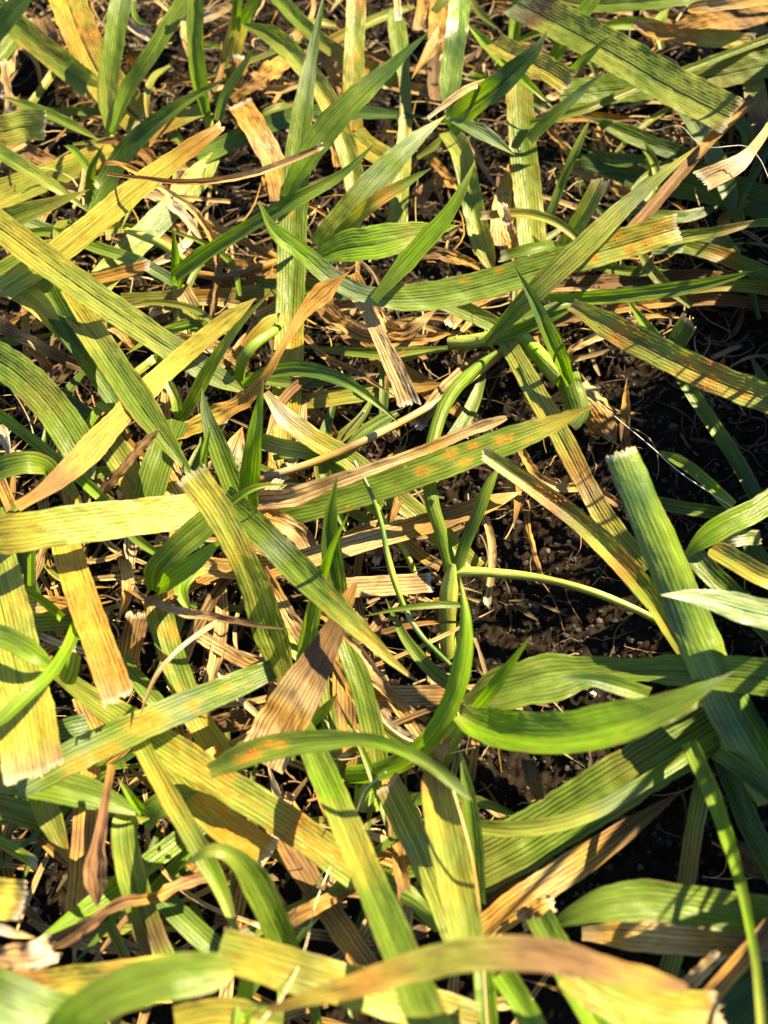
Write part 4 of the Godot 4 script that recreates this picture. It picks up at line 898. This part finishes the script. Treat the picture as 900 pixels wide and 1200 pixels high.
func low_straw() -> void:
	D("reddish brown dead stub standing in the gap right of the top left shoot", 19, "bpbk", "c", [156,84,2, 158,68,5, 161,52,7], {"cr": 0.1, "v": 0.7})
	D("grey brown sheath behind the striped yellow blade at the top left", 24, "bkbb", "o", [48,22,3, 62,52,4, 80,88,3], {"cr": 0.2})
	D("pale straw bent over at the top between the two top left shoots", 14, "swsb", "p", [206,16,9, 240,20,10, 284,2,11], {"cr": 0.2})
	D("small curled straw loop at the top edge left of the bright green shoot", 9, "bss", "o", [160,3,8, 182,0,9, 196,10,9, 212,20,7], {"cr": 0.2, "ws": [1.4,1,0.8,0.7]})
	D("bleached upright straw bits at the left edge near the top", 9, "wsbs", "c", [8,140,4, 10,112,7, 4,72,10], {"cr": 0.3})
	D("brown leaf flake lying under the cut wide blade at the left", 20, "bbpb", "p", [22,172,3, 46,184,4, 86,196,3], {"cr": 0.2})
	D("thin reddish straw needle in the gap by the cut wide blade", 5, "pbo", "p", [50,182,4, 64,166,5, 80,148,6], {"cr": 0.05})
	D("thin brown runner curving from the knotted shoot to the rusty upright blade", 10, "obbo", "o", [218,316,6, 245,322,6, 275,322,6, 330,303,5], {"roll": 0.95, "cr": 0.1})
	D("slim brown straw slanting right above the thin brown runner", 11, "bobo", "o", [240,258,5, 268,272,6, 298,288,6, 332,306,5], {"roll": 0.9, "cr": 0.15})
	D("long dark straw at the left edge with a pale split end", 13, "sbbkb", "p", [-14,398,8, 20,420,9, 48,448,9, 84,488,6], {"cr": 0.2, "f": 0.5})
	D("upright striped straw behind the bright yellow curving blade", 10, "bsob", "o", [32,430,3, 31,400,5, 30,362,6], {"cr": 0.15})
	D("straw flake at the left edge by the bright narrow blade", 15, "sws", "p", [0,498,6, 6,515,7, 12,540,6], {"cr": 0.3})
	D("brown stub at the left edge under the curling green blade", 15, "bob", "o", [0,562,8, 8,582,8, 18,606,7], {"cr": 0.2})
	D("pale striped husk of straw beside the upright vivid blade", 29, "swso", "p", [266,560,5, 274,530,7, 284,500,8], {"cr": 0.15, "v": 0.5})
	D("brown leaf standing in the dark behind the bluish glaucous blade", 22, "bkob", "o", [512,118,3, 511,70,4, 513,20,5, 516,-14,5], {"cr": 0.1})
	D("straw sliver at the top edge right of the dull yellowing blade", 14, "sob", "o", [490,36,5, 494,14,6, 500,-14,7], {"cr": 0.2})
	D("white tipped straw sliver hanging at the top over the dull yellowing blade", 9, "wss", "o", [467,24,15, 466,8,15, 463,-14,15], {"cr": 0.2})
	D("brown litter leaf lying low right of the fan of dry leaf's foot", 25, "kbkb", "o", [246,852,2, 285,843,2, 330,832,2], {"cr": 0.25})
	D("reddish brown curled scraps under the lime see-through leaf", 16, "pbop", "p", [490,238,3, 500,222,5, 522,214,5, 545,226,4], {"cr": 0.5})
	D("tan straw loop right of the dark upright blade in the centre", 16, "sosb", "o", [398,640,5, 420,624,7, 446,617,6, 470,622,4], {"cr": 0.3})
	D("brown shred of leaf in the top gap behind the glossy green blade", 13, "bob", "o", [374,62,5, 390,86,5, 404,112,4], {"cr": 0.3})
	D("thin brown sticks of straw in the gap right of the hanging pale blade", 7, "bpb", "p", [548,160,4, 566,196,5, 590,232,5], {"cr": 0.1})
	D("thin brown straw bent in the dark gap at the upper right", 8, "bob", "o", [642,150,6, 668,182,6, 694,222,4], {"cr": 0.2})
	D("small tan root-like straw curling at the foot of the forked shoot", 8, "bob", "o", [616,586,2, 620,625,3, 634,674,2], {"roll": 0.9, "cr": 0.3})
	D("straw shreds lying across the gap left of the forked shoot", 15, "sob", "o", [468,628,4, 492,650,4, 516,664,3], {"cr": 0.3})
	D("brown husk at the foot of the forked shoot", 16, "obs", "p", [514,700,2, 518,725,3, 512,748,2], {"cr": 0.3})
	D("dry collar of straw at the foot of the near shoot", 26, "sosb", "p", [500,905,3, 512,885,7, 530,862,10], {"cr": 0.35})
	D("brown curled husk lying below the level tan strip in the middle", 24, "sbkb", "p", [488,828,3, 496,848,4, 506,866,3], {"cr": 0.4})
	D("thin upright straw under the broad see-through leaf", 11, "bob", "o", [558,862,4, 556,885,4, 552,915,3], {"cr": 0.15})
	D("dark straw scrap in the shade under the curved pale edged blade", 18, "kbb", "p", [618,890,2, 628,925,3, 642,952,2], {"cr": 0.4})
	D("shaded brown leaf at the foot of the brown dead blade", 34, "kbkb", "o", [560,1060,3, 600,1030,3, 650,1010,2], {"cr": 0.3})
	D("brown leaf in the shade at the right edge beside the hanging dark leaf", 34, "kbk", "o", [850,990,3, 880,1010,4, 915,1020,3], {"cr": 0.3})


func fibres() -> void:
	T("fine_hair", "fine white hair hanging across the flat brown blade at the bottom", "hair", 1.4, "www", [387,1016,13, 370,1058,16, 357,1112,24, 332,1166,34, 292,1212,38])
	T("fine_hair", "pale hair slanting down over the bare soil at the right", "hair", 1.3, "www", [700,470,6, 725,492,8, 760,521,10, 800,556,10, 858,594,9])
	T("fine_hair", "wavy white hair floating over the dark gap at the upper right", "hair", 0.8, "www", [676,136,9, 720,141,12, 742,140,14, 764,153,15, 795,147,18, 815,165,22, 832,173,27, 872,171,27, 890,186,27, 902,212,26])
	T("fine_hair", "short white hair bridging from the forked shoot's foot", "hair", 1.8, "ww", [486,670,5, 500,664,7, 514,655,8])
	T("fine_hair", "white hair sticking up from the torn striped lime blade", "hair", 1.6, "ww", [416,956,14, 428,926,18, 452,905,21])
	T("fine_hair", "short pale needle in the gap under the curved dark leaf", "hair", 2.5, "sw", [403,510,5, 415,496,7, 427,482,9])
	T("fine_hair", "pale needle sticking out left of the near shoot's foot", "hair", 1.3, "sw", [524,884,8, 540,880,11, 556,876,13])


# the mat of half buried narrow blades and straw that fills the gaps, thickest at the left and along the top
func make_thatch() -> void:
	var r := RandomNumberGenerator.new(); r.seed = 23
	var made_dead := 0; var made_green := 0
	while made_dead < 190 or made_green < 125:
		var x := r.randf_range(-20.0, 920.0); var y := r.randf_range(-30.0, 1210.0)
		var bare := smoothstep(500.0, 600.0, x) * smoothstep(330.0, 400.0, y) * (1.0 - smoothstep(1130.0, 1180.0, y))
		if r.randf() < bare:
			continue
		var green := r.randf() < (0.62 if x > 560.0 and y < 330.0 else 0.28)
		var h := r.randf_range(1.5, 5.0) + (r.randf() * 3.0 if green else 0.0)
		var a := spot(x, y, h)
		var ang := r.randf() * TAU
		var long := r.randf_range(0.010, 0.026)
		var dir := Vector3(cos(ang), 0, sin(ang)) * long
		var side := Vector3(-sin(ang), 0, cos(ang))
		var bow := r.randf_range(-0.18, 0.18) * long
		var rise := r.randf_range(-0.001, 0.0025)
		var p := PackedVector3Array([a - dir * 0.5, a - dir * 0.17 + side * bow + Vector3.UP * rise, a + dir * 0.17 + side * bow * 0.9 + Vector3.UP * rise * 1.3, a + dir * 0.5 + Vector3.UP * rise])
		for k in 4:
			p[k].y = maxf(p[k].y, 0.0008)
		var end: String = ["p", "c", "p"][r.randi() % 3]
		if green:
			if made_green >= 125: continue
			made_green += 1
			var kind := r.randi() % 6
			var o := {"s": "n", "f": r.randf_range(0.2, 0.6), "tl": 0.5, "plain": true}
			var s := blade_shape(p, r.randf_range(6.0, 17.0), ["gmg", "dgd", "lgm", "mlo", "gvl", "dgg"][kind], end, o, p[0], 0.6)
			var n := put(numbered("grass_leaf"), s.mesh, leaf_mat, self)
			n.position = p[0]
			n.set_meta("label", beside(("short " if long < 0.017 else "long ") + ["olive", "dark green", "pale green", "olive", "bright green", "dark green"][kind] + " sliver low", along(p, 0.5))); n.set_meta("category", "grass blade"); n.set_meta("group", "narrow green blades half buried in the thatch")
		else:
			if made_dead >= 190: continue
			made_dead += 1
			var kind := r.randi() % 8
			var o := {"s": ["n", "o"][r.randi() % 2], "f": r.randf_range(0.1, 0.6), "cr": r.randf_range(0.08, 0.4), "dead": true, "tl": 0.4, "plain": true, "v": 0.6}
			var s := blade_shape(p, r.randf_range(5.0, 17.0), ["sos", "bsb", "oso", "sws", "bob", "sbo", "sss", "oss"][kind], end, o, p[0], 0.7)
			var n := put(numbered("dead_grass_leaf"), s.mesh, dead_mat, self)
			n.position = p[0]
			n.set_meta("label", beside(("short " if long < 0.017 else "long ") + ["tan", "brown", "orange tan", "pale", "brown", "tan", "pale", "tan"][kind] + " straw low", along(p, 0.5))); n.set_meta("category", "dead blade"); n.set_meta("group", "dry straw strips half buried in the thatch")


# ---------------------------------------------------------------- ground, litter, grass round the clump

func ground_height(x: float, z: float) -> float:
	return (noise.get_noise_2d(x * 60.0, z * 60.0) * 1.4 + noise.get_noise_2d(x * 220.0, z * 220.0) * 0.9 + noise.get_noise_2d(x * 700.0, z * 700.0) * 0.5 + noise.get_noise_2d(x * 1900.0, z * 1900.0) * 0.28 - 1.2) * MM


func make_ground() -> void:
	var m := StandardMaterial3D.new()
	m.vertex_color_use_as_albedo = true; m.roughness = 0.95; m.metallic_specular = 0.15
	var n := 440
	var pos := PackedVector3Array(); var nor := PackedVector3Array(); var colr := PackedColorArray(); var idx := PackedInt32Array()
	for i in n + 1:
		for j in n + 1:
			var a := 2.0 * j / n - 1.0
			var b := 2.0 * i / n - 1.0
			var x := signf(a) * (absf(a) * 0.11 + pow(absf(a), 9.0) * 3.0)
			var z := signf(b) * (absf(b) * 0.13 + pow(absf(b), 9.0) * 3.0) - 0.02
			pos.append(Vector3(x, ground_height(x, z), z))
			var e := 0.0002
			nor.append(Vector3(ground_height(x - e, z) - ground_height(x + e, z), 2.0 * e, ground_height(x, z - e) - ground_height(x, z + e)).normalized())
			var k := 0.75 + noise.get_noise_2d(x * 300.0, z * 300.0) * 0.35 + noise.get_noise_2d(x * 1300.0, z * 1300.0) * 0.25
			colr.append(Color(0.019 * k, 0.0145 * k, 0.0105 * k))
	for i in n:
		for j in n:
			var k := i * (n + 1) + j
			idx.append_array([k, k + 1, k + n + 1, k + 1, k + n + 2, k + n + 1])
	var arr := []
	arr.resize(Mesh.ARRAY_MAX)
	arr[Mesh.ARRAY_VERTEX] = pos; arr[Mesh.ARRAY_NORMAL] = nor; arr[Mesh.ARRAY_COLOR] = colr; arr[Mesh.ARRAY_INDEX] = idx
	var mesh := ArrayMesh.new(); mesh.add_surface_from_arrays(Mesh.PRIMITIVE_TRIANGLES, arr)
	var g := put("soil_ground", mesh, m, self)
	g.set_meta("kind", "structure"); g.set_meta("label", "dark brown bare soil between and under the grass blades")

	# crumbs of soil
	var st := SurfaceTool.new(); st.begin(Mesh.PRIMITIVE_TRIANGLES)
	var ball := SphereMesh.new(); ball.radius = 1.0; ball.height = 2.0; ball.radial_segments = 7; ball.rings = 4
	var raw := ball.get_mesh_arrays()
	var vv: PackedVector3Array = raw[Mesh.ARRAY_VERTEX]
	for k in raw[Mesh.ARRAY_INDEX]:
		var v := vv[k]
		v = v * (1.0 + noise.get_noise_3d(v.x * 1.3, v.y * 1.3, v.z * 1.3) * 0.55)
		st.set_smooth_group(-1); st.add_vertex(v)
	var crumb := finish(st)
	var cm := StandardMaterial3D.new(); cm.vertex_color_use_as_albedo = true; cm.roughness = 0.85
	var mm := MultiMesh.new(); mm.transform_format = MultiMesh.TRANSFORM_3D; mm.use_colors = true; mm.mesh = crumb
	var total := 48000
	mm.instance_count = total
	var r := RandomNumberGenerator.new(); r.seed = 77
	for i in total:
		var x := r.randf_range(-0.095, 0.10)
		var z := r.randf_range(-0.16, 0.05)
		var size := (0.00007 + 0.00040 * pow(r.randf(), 3.6)) * (1.9 if r.randf() < 0.02 else 1.0)
		var basis := Basis(Vector3(r.randf() - 0.5, r.randf() - 0.5, r.randf() - 0.5).normalized(), r.randf() * TAU).scaled(Vector3(size * r.randf_range(0.7, 1.4), size * r.randf_range(0.6, 1.0), size))
		mm.set_instance_transform(i, Transform3D(basis, Vector3(x, ground_height(x, z) + size * 0.35, z)))
		var roll := r.randf()
		var c := Color(0.023, 0.0175, 0.0125) * r.randf_range(0.5, 1.6)
		if roll < 0.006: c = Color(0.42, 0.38, 0.32) * r.randf_range(0.5, 1.2)
		elif roll < 0.16: c = Color(0.075, 0.052, 0.034) * r.randf_range(0.5, 1.3)
		c.a = 1.0
		mm.set_instance_color(i, c)
	var mi := MultiMeshInstance3D.new(); mi.name = "soil_crumbs"; mi.multimesh = mm; mi.material_override = cm; add_child(mi)
	mi.set_meta("kind", "stuff"); mi.set_meta("label", "loose crumbs and grains of dark soil")

	# rootlets
	var rt := SurfaceTool.new(); rt.begin(Mesh.PRIMITIVE_TRIANGLES)
	for i in 380:
		var x := r.randf_range(-0.06, 0.075); var z := r.randf_range(-0.10, 0.045)
		var dir := Vector3(r.randf() - 0.5, 0, r.randf() - 0.5).normalized()
		var p := Vector3(x, ground_height(x, z) + 0.0003, z)
		var rad := r.randf_range(0.00005, 0.00017)
		var c := Color(0.20, 0.125, 0.065) * r.randf_range(0.35, 1.5); c.a = 1.0
		var last := p; var first := true; var ring_a := []
		for s in 9:
			dir = (dir + Vector3(r.randf() - 0.5, 0, r.randf() - 0.5) * 0.9).normalized()
			var q := last + dir * r.randf_range(0.0005, 0.0013)
			q.y = ground_height(q.x, q.z) + r.randf_range(0.0001, 0.0011)
			var side := dir.cross(Vector3.UP).normalized()
			var up := side.cross(dir)
			var rr := rad * (1.0 - s / 11.0)
			var ring := [q + side * rr, q + up * rr, q - side * rr, q - up * rr]
			if not first:
				for m2 in 4:
					var a2: Vector3 = ring_a[m2]; var b2: Vector3 = ring_a[(m2 + 1) % 4]; var c2: Vector3 = ring[m2]; var d2: Vector3 = ring[(m2 + 1) % 4]
					for v in [a2, c2, b2, b2, c2, d2]:
						rt.set_color(c); rt.set_smooth_group(0); rt.add_vertex(v)
			ring_a = ring; first = false; last = q
	var roots := put("rootlets", finish(rt), cm, self)
	roots.set_meta("kind", "stuff"); roots.set_meta("label", "tangled fine brown rootlets on the bare soil")

	# fine dry fibres lying loose over the litter
	var ft := SurfaceTool.new(); ft.begin(Mesh.PRIMITIVE_TRIANGLES)
	for i in 1500:
		var x := r.randf_range(-0.09, 0.09); var z := r.randf_range(-0.15, 0.045)
		if r.randf() < 0.88 * smoothstep(0.0, 0.02, x) * smoothstep(-0.04, -0.015, z):
			continue
		var ang := r.randf() * TAU
		var turn := r.randf_range(-0.5, 0.5)
		var step := r.randf_range(0.0006, 0.0016)
		var rad := r.randf_range(0.00004, 0.00016)
		var key: String = ["s", "b", "o", "b", "s", "k"][r.randi() % 6]
		var c: Color = tone[key] * r.randf_range(0.5, 1.0); c.a = 1.0
		var q := Vector3(x, ground_height(x, z) + r.randf_range(0.0005, 0.005), z)
		var ring_a := []
		var pitch := r.randf_range(-0.35, 0.35)
		for s in 10:
			ang += turn * r.randf_range(0.2, 1.4)
			var dir := Vector3(cos(ang), pitch, sin(ang)).normalized()
			pitch = clampf(pitch + r.randf_range(-0.25, 0.22), -0.7, 0.6)
			q += dir * step
			q.y = maxf(q.y, ground_height(q.x, q.z) + rad)
			var side := dir.cross(Vector3.UP).normalized()
			var up := side.cross(dir)
			var rr := rad * (1.0 - s / 13.0)
			var ring := [q + side * rr * 1.6, q + up * rr, q - side * rr * 1.6, q - up * rr]
			if s > 0:
				for m2 in 4:
					for v in [ring_a[m2], ring[m2], ring_a[(m2 + 1) % 4], ring_a[(m2 + 1) % 4], ring[m2], ring[(m2 + 1) % 4]]:
						ft.set_color(c); ft.set_smooth_group(0); ft.add_vertex(v)
			ring_a = ring
	var fibres_mesh := put("dry_fibres", finish(ft), cm, self)
	fibres_mesh.set_meta("kind", "stuff"); fibres_mesh.set_meta("label", "fine curled dry fibres loose among the blades")

	# dead litter pressed on the soil, thicker at the left and top
	var lt := SurfaceTool.new(); lt.begin(Mesh.PRIMITIVE_TRIANGLES)
	for i in 2600:
		var x := r.randf_range(-0.095, 0.10); var z := r.randf_range(-0.16, 0.045)
		var bare := smoothstep(0.0, 0.02, x) * smoothstep(-0.035, -0.01, z)
		if r.randf() < bare * 0.72:
			continue
		var h := ground_height(x, z) + r.randf_range(0.0003, 0.0028) * (1.0 - bare * 0.7)
		flake(lt, r, Vector3(x, h, z), r.randf_range(0.004, 0.018), r.randf_range(0.00012, 0.0010), ["s", "b", "b", "o", "b", "k", "s", "b"][r.randi() % 8])
	var litter := put("dead_litter", finish(lt), cm, self)
	litter.set_meta("kind", "stuff"); litter.set_meta("label", "shredded brown and straw coloured litter on the soil")


func flake(st: SurfaceTool, r: RandomNumberGenerator, at: Vector3, long: float, wide: float, key: String) -> void:
	var ang := r.randf() * TAU
	var dir := Vector3(cos(ang), 0, sin(ang))
	var bend := r.randf_range(-0.6, 0.6)
	var tilt := r.randf_range(-0.5, 0.5)
	var base: Color = tone[key] * r.randf_range(0.2, 0.62)
	var pts := []
	for k in 9:
		var t := k / 8.0 - 0.5
		var d := dir.rotated(Vector3.UP, bend * t)
		var side := d.cross(Vector3.UP).normalized()
		side = side.rotated(d, tilt + t * bend * 3.0)
		var c := at + d * long * t + Vector3(0, long * 0.10 * sin(t * 4.0 + bend * 5.0), 0)
		var w := wide * 0.5 * (1.0 - pow(absf(t * 2.0), 8.0) * 0.5) * (0.8 + 0.5 * noise.get_noise_2d(t * 4.0, at.x * 9000.0))
		var up := side.cross(d)
		var row := []
		for j in 7:
			var u := j / 3.0 - 1.0
			row.append([c + side * w * u + up * (w * 0.25 * absf(u) + (0.00009 if j % 2 == 0 else 0.0)), base * (1.15 if j % 2 == 0 else 0.62)])
		pts.append(row)
	for k in 8:
		for j in 6:
			for v in [pts[k][j], pts[k + 1][j], pts[k][j + 1], pts[k][j + 1], pts[k + 1][j], pts[k + 1][j + 1]]:
				var c: Color = v[1]; c.a = 1.0
				st.set_color(c); st.set_smooth_group(0); st.add_vertex(v[0])


# the lawn goes on outside the picture; at the right it stands taller and shades the bare soil
func make_outer_grass() -> void:
	var st := SurfaceTool.new(); st.begin(Mesh.PRIMITIVE_TRIANGLES)
	var r := RandomNumberGenerator.new(); r.seed = 5
	var n := 0
	var sun_way := SUN_FROM.normalized()
	var lit := spots([875,664,21, 845,648,20, 900,682,22, 700,1155,32, 745,1176,33, 790,1188,34, 560,850,20, 590,858,25, 625,860,27, 810,700,27, 840,706,27, 800,697,28,
		720,289,18, 755,278,19, 785,268,19, 690,372,17, 720,385,18, 750,232,23, 790,195,25, 700,280,21, 845,205,24, 860,46,14, 880,48,14, 850,618,14, 820,640,13,
		740,548,31, 752,580,30, 620,72,20, 650,85,22, 700,950,16, 760,95,18, 700,1195,28, 605,1160,29, 625,1200,30])
	for i in 7600:
		var x := r.randf_range(-0.20, 0.20); var z := r.randf_range(-0.30, 0.16)
		if i >= 5000:
			x = r.randf_range(0.046, 0.11); z = r.randf_range(-0.12, 0.045)
		var rel := cam_basis.inverse() * (Vector3(x, 0.0, z) - eye)
		var sx := rel.x / -rel.z * px_focal / 450.0
		var sy := rel.y / -rel.z * px_focal / 600.0
		if rel.z > -0.02 or maxf(absf(sx), absf(sy)) < 1.0:
			continue
		var right := sx > 1.0 and absf(z + 0.02) < 0.11
		if Vector2(x - eye.x, z - eye.z).length() < 0.035:
			continue
		var h := r.randf_range(0.010, 0.026)
		if right and x < 0.125:
			h = r.randf_range(0.050, 0.078) if z > -0.022 else (r.randf_range(0.036, 0.062) if z > -0.05 else r.randf_range(0.026, 0.046))
		elif r.randf() < 0.35:
			continue
		var away := Vector3(signf(x) * clampf(absf(sx) - 0.6, 0.0, 1.0), 0, 0.0) * 0.5
		if sy > 0.9: away += Vector3(0, 0, -0.6)
		if sy < -0.9: away += Vector3(0, 0, 0.7)
		var lean := (Vector3(r.randf() - 0.5, 0, r.randf() - 0.5) * 0.6 + away * 0.7)
		var w := r.randf_range(0.0022, 0.0052)
		var key: String = ["g", "d", "g", "v", "l", "s", "g", "m", "b"][r.randi() % 9]
		var base: Color = tone[key] * r.randf_range(0.75, 1.15)
		var side := Vector3(r.randf() - 0.5, 0, r.randf() - 0.5).normalized()
		var shows := false
		for k in 9:
			var t2 := k / 8.0
			var c2 := Vector3(x, -0.001, z) + Vector3.UP * h * (t2 - 0.28 * t2 * t2 * lean.length()) + lean * h * t2 * t2
			var q := cam_basis.inverse() * (c2 - eye)
			if q.z > -0.012 or maxf(absf(q.x / -q.z * px_focal / 450.0), absf(q.y / -q.z * px_focal / 600.0)) < 1.0 + w / -q.z * px_focal / 900.0:
				shows = true
		# gaps through which the sun reaches what lies lit in the picture
		if x > 0.03:
			for l in lit:
				for k in 7:
					var t3 := 0.15 + k / 7.0
					var c3 := Vector3(x, -0.001, z) + Vector3.UP * h * (t3 - 0.28 * t3 * t3 * lean.length()) + lean * h * t3 * t3
					var to: Vector3 = c3 - l
					var far := to.dot(sun_way)
					if far > 0.0 and (to - sun_way * far).length() < 0.0030 + w * 0.5:
						shows = true
		if shows:
			continue
		var rows := []
		for k in 9:
			var t := k / 8.0
			var c := Vector3(x, -0.001, z) + Vector3.UP * h * (t - 0.28 * t * t * lean.length()) + lean * h * t * t
			var ww := w * 0.5 * clampf((1.0 - t) * 2.2, 0.02, 1.0)
			var row := []
			for j in 5:
				var u := j / 2.0 - 1.0
				row.append(c + side * ww * u + side.cross(Vector3.UP) * ww * 0.35 * absf(u))
			rows.append(row)
		for k in 8:
			for j in 4:
				for v in [rows[k][j], rows[k + 1][j], rows[k][j + 1], rows[k][j + 1], rows[k + 1][j], rows[k + 1][j + 1]]:
					var c := base; c.a = 1.0
					st.set_color(c); st.set_uv(Vector2(v.x, v.y) * 40.0); st.set_smooth_group(0); st.add_vertex(v)
		n += 1
	st.generate_normals(); st.generate_tangents()
	var g := put("grass", st.commit(), leaf_mat, self)
	g.set_meta("kind", "stuff"); g.set_meta("label", "the rest of the lawn round the clump")


func make_small_things() -> void:
	var wet := StandardMaterial3D.new()
	wet.refraction_enabled = true; wet.refraction_scale = 0.033; wet.albedo_color = Color(1, 1, 1, 0.0); wet.roughness = 0.02
	wet.transparency = BaseMaterial3D.TRANSPARENCY_ALPHA
	for d in [[118, 425, 12.6, 0.00055, "round water drop on the dark green blade at the left"], [216, 983, 11.6, 0.00035, "small water drop on the dark green blade slanting to the lower left"], [197, 983, 10.8, 0.00026, "tiny water drop beside the small one on the dark slanting blade"], [632, 372, 10.5, 0.0002, "tiny water drop on the dark lance leaf right of the middle"]]:
		var b := SphereMesh.new(); b.radius = d[3]; b.height = d[3] * 1.5; b.radial_segments = 20; b.rings = 12
		var o := put(numbered("water_drop"), b, wet, self)
		o.position = spot(d[0], d[1], d[2])
		o.set_meta("label", d[4]); o.set_meta("category", "water drop"); o.set_meta("group", "water drops on the blades")
